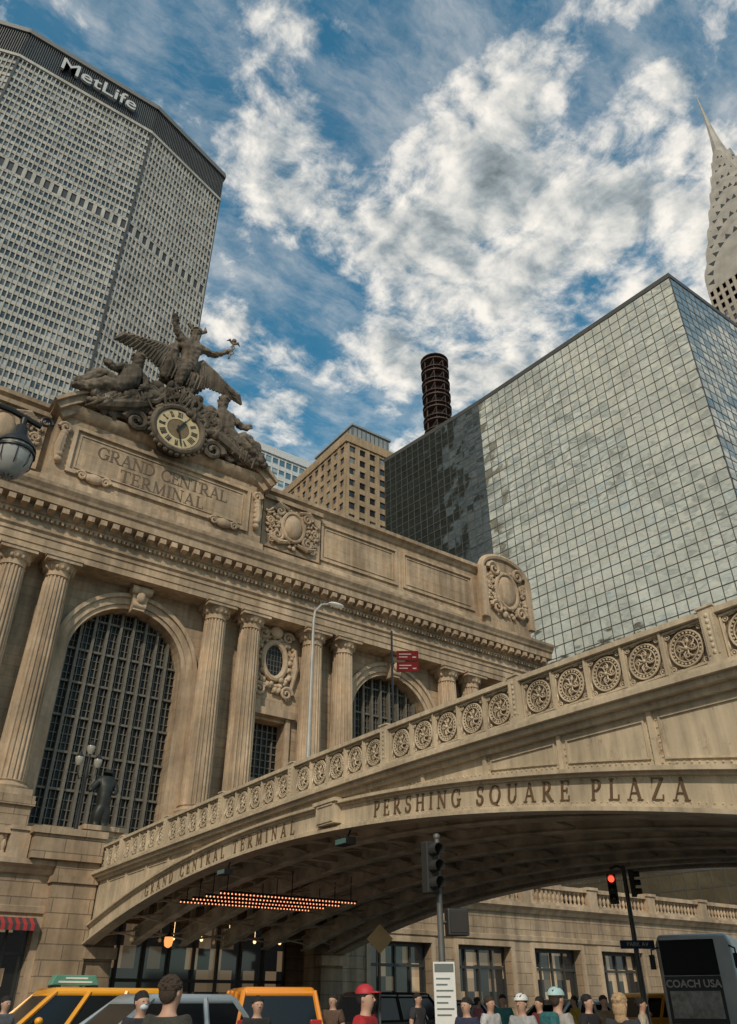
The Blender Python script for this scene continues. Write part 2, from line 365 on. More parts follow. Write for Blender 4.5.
for i,j,nb in fs:
    P0,P1=poly[i],poly[j]
    face(P0,P1,62,184.6,nb,38,.28,1.25,.42,grid,quads,spd=.14)
    face(P0,P1,189.4,232,nb,13,.28,1.25,.42,grid,quads,spd=.14)
    face(P0,P1,184.6,189.4,max(3,nb//2),1,.95,1.3,.35,grid,None)
    face(P0,P1,232.3,245,nb*2,1,.2,.5,.5,tg,None)
    P0=Vector(P0);P1=Vector(P1);L=(P1-P0).length;d=(P1-P0)/L;n=Vector((d.y,-d.x))
    r_=MB(); r_.obox(P0,d,n,-.4,L+.4,-1.0,1.0,244.6,246.6); r_.build('roof_rim',simple('roof rim',(.16,.16,.155),.6),mt)
    r_=MB(); r_.obox(P0,d,n,-.2,L+.2,-.5,.7,231.6,232.8); r_.build('upper_band',CONC,mt)
    j_=MB(); j_.obox(P0,d,n,-.3,.3,-.2,.5,62,232); j_.build('corner_joint',simple('joint dark',(.07,.072,.07),.7),mt)
grid.build('concrete_grid',CONC,mt); tg.build('louvre_band',CONC2,mt)
make_windows(mt,quads,winmat('tower glass',1.18,3.22,(.05,.06,.062),(.42,.43,.41),.45,.15),125)
bfont('MetLife',7.8,.4,simple('sign white',(.50,.51,.50),.5,0,.05),mt,frame((7.6,152.6,238.4),(1,0,0)),.05,'sign_letters')
def block(name,label,x0,x1,y0,y1,h,zv,z0,wall,win,nbw,nbs,nf,pw,shh,dep=.35,cat='building'):
    t=thing(name,label,cat,((x0+x1)/2,(y0+y1)/2,0),world=True)
    MB().box(x0,x1,y0,y1,0,h).build('wall',wall,t)
    g=MB();q=[]
    face((x0,y1),(x0,y0),z0,h-2.2,nbw,nf,pw,shh,dep,g,q); face((x0,y0),(x1,y0),z0,h-2.2,nbs,nf,pw,shh,dep,g,q)
    if x1<0: face((x1,y0),(x1,y1),z0,h-2.2,nbw,nf,pw,shh,dep,g,q)
    g.build('piers',wall,t)
    c=MB(); c.box(x0-.7,x1+.6,y0-.7,y1+.3,h-2.2,h-1.6); c.box(x0-.45,x1+.5,y0-.45,y1+.2,h-1.6,h+.6); c.build('cornice',wall,t)
    make_windows(t,q,win,zv); return t
TAN=stone('tan brick',(.43,.325,.21),None,dirt=.3); WB=winmat('masonry window',1.1,3.4,(.02,.024,.028),(.22,.23,.22),.25,.15)
b=block('brick_building','tan brick office block with grey penthouse, seen between the two towers',86,101.5,130,164,124,70,40,TAN,WB,11,5,24,1.25,1.5,.4)
g=MB(); g.box(89,101,132,150,124.6,130); g.box(88.6,101.4,131.6,150.4,130,130.6); g.build('penthouse',simple('penthouse grey',(.25,.28,.29),.4,0,.15,.5),b)
g=MB()
for k in range(9): g.box(89+k*1.4,89.2+k*1.4,131.9,132.02,124.7,129.9)
for k in range(13): g.box(88.9,89.02,132.2+k*1.45,132.4+k*1.45,124.7,129.9)
tag(g.build('penthouse_frames',simple('penthouse frame',(.07,.08,.08),.5),b),kind='stuff')
block('glass_building','pale blue gridded office block peeking behind the tan brick block',76,104,170,200,144,100,60,simple('white panel',(.50,.52,.52),.6),winmat('blue windows',2.3,3.4,(.06,.14,.19),(.35,.42,.45),.3,.1),10,12,22,.45,1.5,.3)
ht=thing('mirror_glass_tower','big dark tower clad in gridded mirror glass, right of the tan brick block','tower',(100,70,0),world=True)
hp=[(86,39.4),(82.3,79.4),(78.9,104.7),(126,107),(130,39.4)]
MB().prism([(p[0]+(.4 if p[0]<90 else -.4),p[1]+(.4 if p[1]<50 else -.2)) for p in hp],'z',0,97.6).build('core',simple('tower core black',(.02,.02,.02),.6),ht)
def mirror(name,base,rough,bumps,metal=1.0):
    m,nt,ns,lk,p=nodes(name)
    f=mapr(nt,noise(nt,.25,3),.3,.7,.85,1.1); c=mixc(nt,1.0,(*base,1),f,'MULTIPLY')
    lk.new(c,p.inputs['Base Color'])
    p.inputs['Metallic'].default_value=metal; p.inputs['Roughness'].default_value=rough
    bp=N(nt,'ShaderNodeBump'); bp.inputs['Strength'].default_value=bumps; bp.inputs['Distance'].default_value=.5
    lk.new(noise(nt,.22,2,.35,stretch=(1,1,1.6)),bp.inputs['Height']); lk.new(bp.outputs[0],p.inputs['Normal']); return m
MIR=mirror('mirror glass',(.62,.60,.49),.075,.32,.93); MIRD=mirror('mirror glass dark reflection',(.11,.125,.12),.06,.3); MIRS=mirror('side mirror glass',(.50,.51,.45),.08,.2,.93)  # MIRD: that face's darker reflection is put into its base colour
MUL=simple('dark mullion',(.055,.055,.048),.5)
def curtain(P0,P1,z0,z1,w_,h_,mat,nm,jit):
    P0=Vector(P0);P1=Vector(P1);L=(P1-P0).length;d=(P1-P0)/L;n=Vector((d.y,-d.x));nb=round(L/w_);nf=round((z1-z0)/h_);mw=L/nb;mh=(z1-z0)/nf
    mb=MB();mu=MB();rd=random.Random(3)
    for i in range(nb):
        for j in range(nf):
            ta,tb=rd.gauss(0,jit),rd.gauss(0,jit); vs=[]
            for a,b in ((-.5,-.5),(.5,-.5),(.5,.5),(-.5,.5)):
                q=P0+d*((i+.5+a*.985)*mw)+n*(.05+a*mw*ta+b*mh*tb); vs.append((q.x,q.y,z0+(j+.5+b*.985)*mh))
            mb.add(vs,[(0,1,2,3)])
    for i in range(nb+1): mu.obox(P0,d,n,i*mw-.055,i*mw+.055,-.3,.09,z0,z1)
    for j in range(nf+1): mu.obox(P0,d,n,0,L,-.3,.08,z0+j*mh-.065,z0+j*mh+.065)
    tag(mb.build(nm,mat,ht),kind='stuff'); tag(mu.build('mullions',MUL,ht),kind='stuff')
curtain(hp[1],hp[0],0,97.4,1.6,1.75,MIR,'curtain_wall',.009)
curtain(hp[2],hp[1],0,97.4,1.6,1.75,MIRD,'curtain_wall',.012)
curtain(hp[0],hp[4],0,97.4,1.6,1.75,MIRS,'curtain_wall',.010)
g=MB(); g.prism([(p[0]+(-.15 if p[0]<90 else .2),p[1]-(.15 if p[1]<50 else -.2)) for p in hp],'z',97.4,98.3); g.build('roof_rim',MUL,ht)
cm=thing('chimney_stack','dark steel chimney stack ringed with walkways above the mirror glass tower','chimney',(103,114,0),world=True)
CHM=simple('chimney steel',(.07,.045,.038),.7,.2,.3,.4)
g=MB(); g.lathe([(2.1,0),(2.1,147)],103,114,20); g.build('stack',CHM,cm)
for k in range(9):
    z=112+k*4.1; g=MB(); g.lathe([(2.0,z),(3.7,z+.1),(3.7,z+.45),(2.0,z+.5)],103,114,20); g.lathe([(3.62,z+1.4),(3.75,z+1.42),(3.75,z+1.6),(3.62,z+1.62)],103,114,20); g.build('ring_walkway',CHM,cm)
g=MB()
for i in range(8):
    a=i*PI/4
    for k in range(8):
        z=112+k*4.1; g.tube([(103+3.3*math.cos(a),114+3.3*math.sin(a),z),(103+3.3*math.cos(a),114+3.3*math.sin(a),z+4.1)],.12,5)
        g.tube([(103+3.3*math.cos(a),114+3.3*math.sin(a),z),(103+3.3*math.cos(a+PI/4),114+3.3*math.sin(a+PI/4),z+4.1)],.1,5)
tag(g.build('lattice',CHM,cm),kind='stuff')
# spire tower
ct=thing('spire_tower','tall pale skyscraper with tiered arched crown and needle spire at right','skyscraper',(214,65,0),world=True)
SB=stone('white brick',(.42,.38,.32),None,dirt=.2); SSM=simple('crown steel',(.36,.335,.29),.6,.05,.25,.2)
cxx,cyy=214,65
MB().box(cxx-14.6,cxx+14.6,cyy-14.6,cyy+14.6,0,206).build('wall',SB,ct)
g=MB();q=[]
face((cxx-15,cyy+15),(cxx-15,cyy-15),60,205,13,40,1.1,1.3,.4,g,q); face((cxx-15,cyy-15),(cxx+15,cyy-15),60,205,13,40,1.1,1.3,.4,g,q)
g.build('piers',SB,ct); make_windows(ct,q,winmat('spire tower glass',1.2,3.6,(.03,.035,.04),(.15,.17,.18),.3),165)
W=[15.0,13.2,11.3,9.4,7.5,5.7,4.0]; A=[226,236,245.5,254.5,263,271,278]
TRI=simple('dark crown window',(.035,.036,.034),.4,0,0)
for k,(ww,aa) in enumerate(zip(W,A)):
    zb=206+k*8
    def arch(w1,top,n=20): return [(-w1*math.cos(PI*i/n),zb+(top-zb)*math.sin(PI*i/n)) for i in range(n+1)]
    prof=[(-ww,195)]+arch(ww,aa)+[(ww,195)]
    g=MB(); g.prism([(cxx+a,b) for a,b in prof],'y',cyy-ww,cyy+ww); g.prism([(cyy+a,b) for a,b in prof],'x',cxx-ww-.02,cxx+ww+.02); tier=g.build('crown_tier',SSM,ct)
    tw=MB()
    nt_=13 if k<4 else 9
    for i in range(nt_):
        a=PI*(i+.5)/nt_
        for pl in (0,1):
            ca=-ww*.80*math.cos(a); za_=zb+(aa-zb)*.80*math.sin(a); s_=ww*.05+.28
            dx,dz=-math.cos(a),math.sin(a); tri=[(ca-dz*s_,za_+dx*s_),(ca+dz*s_,za_-dx*s_),(ca+dx*s_*2.2,za_+dz*s_*2.2)]
            if pl==0: tw.prism([(cxx+p[0],p[1]) for p in tri],'y',cyy-ww-.1,cyy-ww+.2)
            else: tw.prism([(cyy+p[0],p[1]) for p in tri],'x',cxx-ww-.12,cxx-ww+.2)
    tag(tw.build('triangle_windows',TRI,tier),kind='stuff')
g=MB(); g.lathe([(3.2,272),(2.7,279),(2.0,285),(1.4,291),(.9,299),(.45,309),(.08,320)],cxx,cyy,8); g.build('spire',SSM,ct)
LIM=stone('limestone',(.30,.26,.21),None,dirt=.3)
block('unseen_block','unseen limestone block across the side street, added for reflection and shading',-90,-48,20,70,62,10,8,LIM,WB,10,8,13,2.2,1.8,.4)  # unseen block, added for reflections and to shade the street
block('unseen_block','tall brown masonry block added out of view north west, for dark reflections in the mirror glass',-120,-62,120,235,104,10,8,stone('brown masonry',(.22,.19,.15),None,dirt=.35),WB,26,10,24,2.6,1.9,.4)  # unseen block, added so the mirror glass reflects something dark low down
# ------------------------------------------------------------------ TERMINAL
c0=16.9; XL=c0-43.6; XR=c0+43.6
tm=thing('terminal_building','grand beige stone railway terminal with fluted columns and tall arched windows','station building',(c0,60,0),world=True)
AR=[c0-24.8,c0,c0+24.8]; NI=[c0-12.4,c0+12.4]; HW=4.4; SPZ=22.8
ops=sorted([(a,HW,11.2,SPZ,True) for a in AR]+[(a,1.45,16.2,20.8,False) for a in NI])
g=MB(); x=XL
for c,hw,zb,zt,ar in ops:
    g.box(x,c-hw,55,56.8,6.5,29); g.box(c-hw,c+hw,55,56.8,6.5,zb)
    if ar:
        for i in range(28):
            a0=PI-PI*i/28;a1=PI-PI*(i+1)/28; p=[(c+hw*math.cos(a0),zt+hw*math.sin(a0)),(c+hw*math.cos(a1),zt+hw*math.sin(a1))]
            g.prism([p[0],p[1],(p[1][0],29),(p[0][0],29)],'y',55,56.8)
    else: g.box(c-hw,c+hw,55,56.8,zt,29)
    x=c+hw
g.box(x,XR,55,56.8,6.5,29); g.build('wall',STW,tm)
MB().box(XL,XR,56.8,115,0,41.2).build('rear_block',STY,tm)
for c in AR:
    gl=[(c-HW,11.2)]+[(c-HW*math.cos(PI*i/28),SPZ+HW*math.sin(PI*i/28)) for i in range(29)]+[(c+HW,11.2)]
    wobj=MB().prism(gl,'y',56.3,56.7).build('window',DKGL,tm)
    m_=MB(); nv=27
    for i in range(1,nv):
        xx=-HW+2*HW*i/nv; top=SPZ+math.sqrt(max(HW*HW-xx*xx,0)); th=.10 if i%3==0 else .03; dp=.5 if i%3==0 else .16
        m_.box(c+xx-th,c+xx+th,56.3-dp,56.31,11.2,top)
    z=11.2;k=0
    while z<SPZ+HW-.3:
        hw=HW if z<SPZ else math.sqrt(HW*HW-(z-SPZ)**2); th=.08 if k%4==0 else .03
        m_.box(c-hw,c+hw,56.3-(.3 if k%4==0 else .13),56.312,z-th,z+th); z+=.62;k+=1
    m_.build('mullions',BRONZE,wobj)
    for r0,r1,yf in ((4.4,4.72,54.85),(4.72,5.25,54.7),(5.25,5.55,54.5)):
        g=MB()
        for i in range(32):
            a0=PI*i/32;a1=PI*(i+1)/32
            g.prism([(c+r0*math.cos(a0),SPZ+r0*math.sin(a0)),(c+r1*math.cos(a0),SPZ+r1*math.sin(a0)),(c+r1*math.cos(a1),SPZ+r1*math.sin(a1)),(c+r0*math.cos(a1),SPZ+r0*math.sin(a1))],'y',yf,55.02)
        for s in (-1,1): g.box(min(c+s*r0,c+s*r1),max(c+s*r0,c+s*r1),yf,55.02,11.2,SPZ)
        g.build('arch_surround',ST,tm)
    g=MB(); g.prism([(c-.45,26.9),(c+.45,26.9),(c+.75,28.85),(c-.75,28.85)],'y',54.1,55); g.tube([(c-.8,54.0,28.5),(c+.8,54.0,28.5)],.35,10); g.tube([(c-.5,54.2,27.3),(c+.5,54.2,27.3)],.28,10); g.ball((c,53.9,27.9),(.35,.25,.5)); g.build('keystone',ST,tm,smooth=True)
for k,c in enumerate(NI):
    wobj=MB().box(c-1.45,c+1.45,56.2,56.6,16.2,20.8).build('window',DKGL,tm)
    m_=MB()
    for i in range(1,6): m_.box(c-1.45+2.9*i/6-.05,c-1.45+2.9*i/6+.05,56.05,56.21,16.2,20.8)
    for i in range(1,8): m_.box(c-1.45,c+1.45,56.1,56.212,16.2+4.6*i/8-.04,16.2+4.6*i/8+.04)
    m_.build('mullions',BRONZE,wobj)
    g=MB()
    for s in (-1,1): g.box(c+s*1.62-.2,c+s*1.62+.2,54.7,55.02,15.9,21.1)
    g.box(c-2.1,c+2.1,54.45,55.01,21.1,21.7); g.box(c-2.0,c+2.0,54.55,55.01,15.3,15.9); g.build('window_frame',ST,tm)
    el_=[(c+.85*math.cos(2*PI*i/24),25.9+1.35*math.sin(2*PI*i/24)) for i in range(24)]
    ov=MB().prism(el_,'y',54.86,54.99).build('oval_window',DKGL,tm)
    om=MB()
    for i in (-2,-1,0,1,2): h_=1.35*math.sqrt(1-(i*.3/.85)**2); om.box(c+i*.3-.02,c+i*.3+.02,54.83,54.87,25.9-h_,25.9+h_)
    for i in (-2,-1,0,1,2): w_=.85*math.sqrt(1-(i*.45/1.35)**2); om.box(c-w_,c+w_,54.835,54.872,25.9+i*.45-.02,25.9+i*.45+.02)
    om.build('mullions',BRONZE,ov)
    g=MB(); g.tube([(c+1.1*math.cos(2*PI*i/24),54.8,25.9+1.6*math.sin(2*PI*i/24)) for i in range(25)],.27,8)
    g.tube([(c+1.7*math.cos(2*PI*i/24),54.95,25.9+2.2*math.sin(2*PI*i/24)) for i in range(25)],.2,8)
    rd=random.Random(k)
    for i in range(60):
        a=2*PI*i/60; r=.9+rd.random()*.5; g.ball((c+1.5*r*math.cos(a),54.75,25.9+2.0*r*math.sin(a)),rd.uniform(.10,.30),7,5)
    for s in (-1,1):
        scroll(g,(c+s*1.3,54.7,23.2),.6,.16,s); scroll(g,(c+s*1.2,54.7,28.1),.55,.16,s)
        g.tube([(c+s*1.9,54.75,27.2),(c+s*2.05,54.75,25.5),(c+s*1.7,54.75,23.4)],[.2,.3,.12],7)
    g.ball((c,54.6,28.4),(.6,.3,.6)); g.build('oval_surround',ST,ov,smooth=True)
def col_mesh():
    H=28.9-12.3; prof=[]
    for i in range(11):
        f=i/10; r=1.02*(1-.15*f**1.6); prof.append((r,12.3+.9+f*(H-2.3)))
    s=MB(); s.lathe(prof,0,0,96,20,.13)
    b=MB(); b.box(-1.35,1.35,-1.35,1.35,12.3,12.7); b.lathe([(1.3,12.7),(1.36,12.85),(1.3,13.0),(1.12,13.05),(1.12,13.12),(1.2,13.2),(1.1,13.25)],0,0,32)
    c=MB(); c.lathe([(.87,27.5),(.93,27.55),(.87,27.62),(.87,27.95),(.92,28.0),(1.0,28.1),(1.2,28.42),(1.22,28.5)],0,0,32)
    for i in range(16):
        a=2*PI*i/16; c.ball((1.02*math.cos(a),1.02*math.sin(a),28.2),(.13,.13,.22),6,5)
    c.box(-1.27,1.27,-1.27,1.27,28.5,28.75); c.box(-1.35,1.35,-1.35,1.35,28.75,28.9)
    return s,b,c
s,b_,c_=col_mesh(); first=None
offs=[6.35,9.5,15.6,18.8,30.9,33.9,40.6]
for o in offs:
    for sg in (1,-1):
        X=c0+sg*o; loc=Vector((X,54.0,0))-ORG[tm.name]
        if first is None:
            dummy=thing('proto_tmp','x','x'); sh_=s.build('column',ST,dummy,smooth=True); bb=b_.build('column_base',ST,sh_,smooth=True); cc=c_.build('capital',ST,sh_,smooth=True)
            sh_.parent=tm; sh_.location=loc; first=sh_; bpy.data.objects.remove(dummy)
        else: copy_part(first,tm,loc)
for a,b in ((6.35,9.5),(15.6,18.8),(30.9,33.9),(40.6,40.6)):
    for sg in (1,-1):
        x0,x1=sorted((c0+sg*(a-1.55),c0+sg*(b+1.55)))
        g=MB(); g.box(x0+.12,x1-.12,52.55,55,7.9,11.7); g.box(x0-.05,x1+.05,52.35,55,11.7,12.0); g.box(x0,x1,52.45,55,12.0,12.3); g.box(x0-.1,x1+.1,52.3,55,6.9,7.9); g.build('pedestal',STB,tm)
prof=[(55,28.9),(53.05,28.9),(53.05,29.4),(52.97,29.42),(52.97,30.0),(52.88,30.02),(52.88,30.3),(52.7,30.45),(53.05,30.55),(53.05,31.5),(52.85,31.6),(52.85,31.75),(52.7,31.8),(52.7,32.35),(51.9,32.42),(51.85,33.0),(51.7,33.1),(51.62,33.3),(51.4,33.6),(51.35,33.85),(54.5,34.2),(55,34.2)]
g=MB(); g.prism(prof,'x',XL-.4,XR+.6); g.build('cornice',ST,tm)
md=None; x=XL
while x<XR:
    if md is None:
        md=MB().prism([(.02,0),(-.72,.12),(-.72,.55),(.02,.55)],'x',0,.5).build('modillion',ST); md.parent=tm; md.location=Vector((x,52.7,31.82))-ORG[tm.name]
    else: copy_part(md,tm,Vector((x,52.7,31.82))-ORG[tm.name])
    x+=.95
g=MB(); x=XL
while x<XR: g.box(x,x+.2,52.72,52.9,31.3,31.58); x+=.36
tag(g.build('dentils',ST,tm),kind='stuff')
g=MB(); g.box(XL+1,XR-.6,54.5,56.9,34.1,41.4); g.build('attic_wall',STA,tm)
ap=[(56.9,41.4),(54.5,41.4),(54.35,41.5),(54.2,41.8),(53.85,41.95),(53.8,42.3),(56.9,42.6)]
MB().prism(ap,'x',XL+.5,XR).build('attic_cornice',ST,tm)
MB().prism([(56.8,34.1),(54.1,34.1),(54.1,35.9),(54.3,36.1),(56.8,36.1)],'x',XL+.8,XR-.3).build('attic_base',ST,tm)
def rframe(g,x0,x1,z0,z1,y,t=.25,d=.18):
    g.box(x0,x1,y-d,y,z0,z0+t); g.box(x0,x1,y-d,y,z1-t,z1); g.box(x0,x0+t,y-d+.003,y,z0+t,z1-t); g.box(x1-t,x1,y-d+.003,y,z0+t,z1-t)
for sg in (1,-1):
    for a,b in ((16.3,25.5),(26.2,35.8)):
        x0,x1=sorted((c0+sg*a,c0+sg*b)); g=MB(); rframe(g,x0,x1,36.7,40.8,54.5); rframe(g,x0+.5,x1-.5,37.2,40.3,54.5,.1,.08); g.build('attic_panel',ST,tm)
    X=c0+sg*12.9; g=MB(); g.box(X-3.1,X+3.1,54.05,54.5,36.1,41.4); g.box(X-3.2,X+3.2,53.75,54.5,41.0,41.41)
    g.build('attic_pier',STA,tm)
    g=MB(); g.ball((X,53.85,38.7),(.95,.5,1.3),14,10); g.tube([(X+1.15*math.cos(2*PI*i/20),53.8,38.7+1.5*math.sin(2*PI*i/20)) for i in range(21)],.2,7)
    ornament(g,X,53.95,38.6,5.6,4.4,11,90,.6)
    for s2 in (-1,1):
        scroll(g,(X+s2*1.5,53.75,40.0),.55,.17,s2); scroll(g,(X+s2*1.6,53.75,37.4),.6,.17,s2,start=2); scroll(g,(X+s2*2.4,53.8,38.7),.4,.13,-s2)
        g.tube([(X+s2*.6,53.8,40.5),(X+s2*1.6,53.7,40.7),(X+s2*2.7,53.85,39.6)],[.16,.24,.08],6); g.tube([(X+s2*.5,53.8,37.0),(X+s2*1.5,53.7,36.7),(X+s2*2.6,53.85,37.2)],[.16,.24,.08],6)
    g.build('trophy_relief',ST,tm,smooth=True)
    X=c0+sg*39.9; g=MB(); pr=[(X-3.3,34.2),(X+3.3,34.2),(X+3.3,42.0)]+[(X+3.3*math.cos(PI*i/16),42.0+1.9*math.sin(PI*i/16)) for i in range(1,16)]+[(X-3.3,42.0)]
    g.prism(pr,'y',53.6,56.9)
    g.build('attic_end_block',STA,tm)
    g=MB(); g.tube([(X+3.4*math.cos(PI*i/16),53.6,42.0+2.0*math.sin(PI*i/16)) for i in range(17)],.38,8); g.box(X-3.8,X-3.0,53.2,53.7,36,42);g.box(X+3.0,X+3.8,53.2,53.7,36,42)
    g.ball((X,53.4,39.8),(1.3,.6,1.8),14,10); g.tube([(X+1.6*math.cos(2*PI*i/20),53.35,39.8+2.1*math.sin(2*PI*i/20)) for i in range(21)],.25,7)
    ornament(g,X,53.45,39.6,5.6,6.4,29,110,.75)
    for s2 in (-1,1): scroll(g,(X+s2*1.8,53.2,42.0),.9,.25,s2); scroll(g,(X+s2*1.8,53.2,37.4),.8,.22,s2)
    g.build('cartouche',ST,tm,smooth=True)
g=MB(); g.box(c0-9.3,c0+9.3,53.2,54.6,34.1,41.3); g.build('inscription_block',STA,tm)
g=MB(); g.prism([(54.6,41.3),(53.2,41.3),(52.9,41.5),(52.6,41.9),(52.5,42.2),(54.6,42.2)],'x',c0-9.9,c0+9.9)
rframe(g,c0-7.9,c0+7.9,36.2,40.6,53.2,.3,.22); rframe(g,c0-7.3,c0+7.3,36.8,40.0,53.2,.1,.08)
g.box(c0-9.5,c0+9.5,52.95,54.6,34.1,35.4)
for s_ in (-1,1):
    scroll(g,(c0+s_*8.6,53.0,40.0),.5,.18,s_); g.tube([(c0+s_*8.6,53.0,39.6),(c0+s_*8.75,52.95,38),(c0+s_*8.6,53.05,36.6)],[.3,.38,.15],8)
    for i in range(6): g.ball((c0+s_*8.6,52.9,39.4-i*.5),(.35,.25,.28),7,5)
    g.ball((c0+s_*5.6,53.0,36.2),(.8,.3,.45)); scroll(g,(c0+s_*6.6,52.95,36.2),.4,.14,s_); scroll(g,(c0+s_*4.7,52.95,36.2),.4,.14,-s_)
g.build('inscription_frame',ST,tm,smooth=True)
def wall_text(text,size,total,cx,y,z,mat,parent):
    for c,x,w_ in layout(text,size,total):
        if c==' ': continue
        g=MB()
        for k,p in enumerate(glyph(c)[1]):
            g.prism([(cx-total/2+x+a*size,z+b*size) for a,b in p],'y',y-.03-.0006*k,y+.01)
        g.build('letter',mat,parent)
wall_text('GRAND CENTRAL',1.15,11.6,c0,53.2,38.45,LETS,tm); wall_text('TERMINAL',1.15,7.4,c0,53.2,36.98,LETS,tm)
g=MB(); rc=13.5; zc_=32.0; a1=math.acos(9.9/13.8)
for r0,r1,yf in ((12.6,13.2,52.75),(13.2,13.8,52.3),(13.8,14.1,52.0)):
    for i in range(40):
        aa=a1+(PI-2*a1)*i/40; ab=a1+(PI-2*a1)*(i+1)/40
        g.prism([(c0+r0*math.cos(aa),zc_+r0*math.sin(aa)),(c0+r1*math.cos(aa),zc_+r1*math.sin(aa)),(c0+r1*math.cos(ab),zc_+r1*math.sin(ab)),(c0+r0*math.cos(ab),zc_+r0*math.sin(ab))],'y',yf,54.6)
pts=[(c0+12.7*math.cos(a1+(PI-2*a1)*i/30),max(42.2,zc_+12.7*math.sin(a1+(PI-2*a1)*i/30))) for i in range(31)]
g.prism(pts,'y',53.1,54.4); g.build('pediment',ST,tm)
g=MB(); ornament(g,c0,52.6,43.2,13,2.6,77,80,1.1)
for s_ in (-1,1):
    scroll(g,(c0+s_*3.5,52.3,42.6),1.1,.32,s_); scroll(g,(c0+s_*2.8,52.0,45.6),.9,.3,s_,start=1)
    g.tube([(c0+s_*2.9,52.2,44.8),(c0+s_*4.2,52.1,43.9),(c0+s_*6.4,52.2,43.0),(c0+s_*7.8,52.3,42.5)],[.4,.6,.5,.2],8)
    for i in range(12): g.ball((c0+s_*(3.0+i*.42),51.9,45.0-i*.21),(.3,.25,.28),7,5)
g.build('pediment_ornament',STS,tm,smooth=True)
CY,CZz=51.95,43.2
DIAL=simple('clock dial',(.50,.40,.22),.4,0,.15,2)
cl=MB(); cl.prism([(c0+2.2*math.cos(2*PI*i/40),CZz+2.2*math.sin(2*PI*i/40)) for i in range(40)],'y',CY,53.2); clk=cl.build('clock',simple('clock dark ring',(.06,.05,.035),.5),tm)
def ringp(g,r0,r1,y0,y1,n=48):
    for i in range(n):
        a=2*PI*i/n;b=2*PI*(i+1)/n
        g.prism([(c0+r0*math.cos(a),CZz+r0*math.sin(a)),(c0+r1*math.cos(a),CZz+r1*math.sin(a)),(c0+r1*math.cos(b),CZz+r1*math.sin(b)),(c0+r0*math.cos(b),CZz+r0*math.sin(b))],'y',y0,y1)
g=MB(); g.tube([(c0+2.25*math.cos(2*PI*i/40),CY,CZz+2.25*math.sin(2*PI*i/40)) for i in range(41)],.28,8)
for i in range(30): g.ball((c0+2.55*math.cos(2*PI*i/30),CY+.1,CZz+2.55*math.sin(2*PI*i/30)),.23,7,5)
g.build('clock_frame',STS,clk,smooth=True)
g=MB(); ringp(g,1.0,1.95,CY-.05,CY+.01); g.build('clock_dial',DIAL,clk)
g=MB(); g.prism([(c0+.95*math.cos(2*PI*i/24),CZz+.95*math.sin(2*PI*i/24)) for i in range(24)],'y',CY-.03,CY+.01); g.build('clock_centre',simple('dial centre',(.16,.11,.05),.5,0,.2,3),clk)
NUM=simple('numeral dark',(.04,.03,.02),.5,0,0)
for h,rn in enumerate(['XII','I','II','III','IIII','V','VI','VII','VIII','IX','X','XI']):
    g=MB();k=0
    a=PI/2-h*PI/6; wd=.15; tot=wd*len(rn); ur=Vector((math.cos(a),math.sin(a))); rr=Vector((math.sin(a),-math.cos(a)))
    for i,cc in enumerate(rn):
        x=-tot/2+wd*(i+.5)
        segs={'I':[(0,0,0,1)],'V':[(-.06,1,0,0),(.06,1,0,0)],'X':[(-.06,1,.06,0),(.06,1,-.06,0)]}[cc]
        for (x0,y0,x1,y1) in segs:
            k+=1; pq=seg(x+x0,1.2+.55*y0,x+x1,1.2+.55*y1,.065); g.prism([(c0+(rr*p[0]+ur*p[1]).x,CZz+(rr*p[0]+ur*p[1]).y) for p in pq],'y',CY-.09-.001*(k%7),CY-.04)
    g.build('numeral',NUM,clk)
for ang,ln,wd in ((R(60),1.1,.16),(R(-75),1.7,.11)):
    dr=(math.cos(ang),math.sin(ang)); g=MB(); g.prism([(c0+a,CZz+b) for a,b in seg(-dr[0]*.3,-dr[1]*.3,dr[0]*ln,dr[1]*ln,wd)],'y',CY-.16-wd*.2,CY-.12); g.build('clock_hand',IRON,clk)
# ------------------------------------------------------------------ skin figures
def skinfig(name,nd,ed,mat,parent,sub=1,off=Vector((0,0,0))):
    keys=list(nd); me=bpy.data.meshes.new(name); me.from_pydata([tuple(Vector(nd[k][:3])-off) for k in keys],[(keys.index(a),keys.index(b)) for a,b in ed],[])
    me.materials.append(mat); o=bpy.data.objects.new(name,me); COL.objects.link(o)
    if parent: o.parent=parent
    md=o.modifiers.new('skin','SKIN'); md.use_smooth_shade=True
    for i,k in enumerate(keys):
        r=nd[k][3]; ry=nd[k][4] if len(nd[k])>4 else r
        me.skin_vertices[0].data[i].radius=(r,ry); me.skin_vertices[0].data[i].use_root=(i==0)
    sb=o.modifiers.new('sub','SUBSURF'); sb.levels=sub; sb.render_levels=sub
    return o
CTEX=bpy.data.textures.new('carving','CLOUDS'); CTEX.noise_scale=.42; CTEX.noise_depth=3
def carve(o,st):
    d=o.modifiers.new('carving','DISPLACE'); d.texture=CTEX; d.strength=st; d.mid_level=.5; d.texture_coords='LOCAL'; return o
sg_=thing('sculpture_group','weathered stone figures with spread wings above the terminal clock','sculpture',(c0,53,45),world=True)
SO=Vector((c0,53,45))
EDF=[('pel','che'),('che','nec'),('nec','hea'),('hea','cro'),('che','s1'),('s1','e1'),('e1','h1'),('che','s2'),('s2','e2'),('e2','h2'),('pel','k1'),('k1','f1'),('f1','t1'),('pel','k2'),('k2','f2'),('f2','t2')]
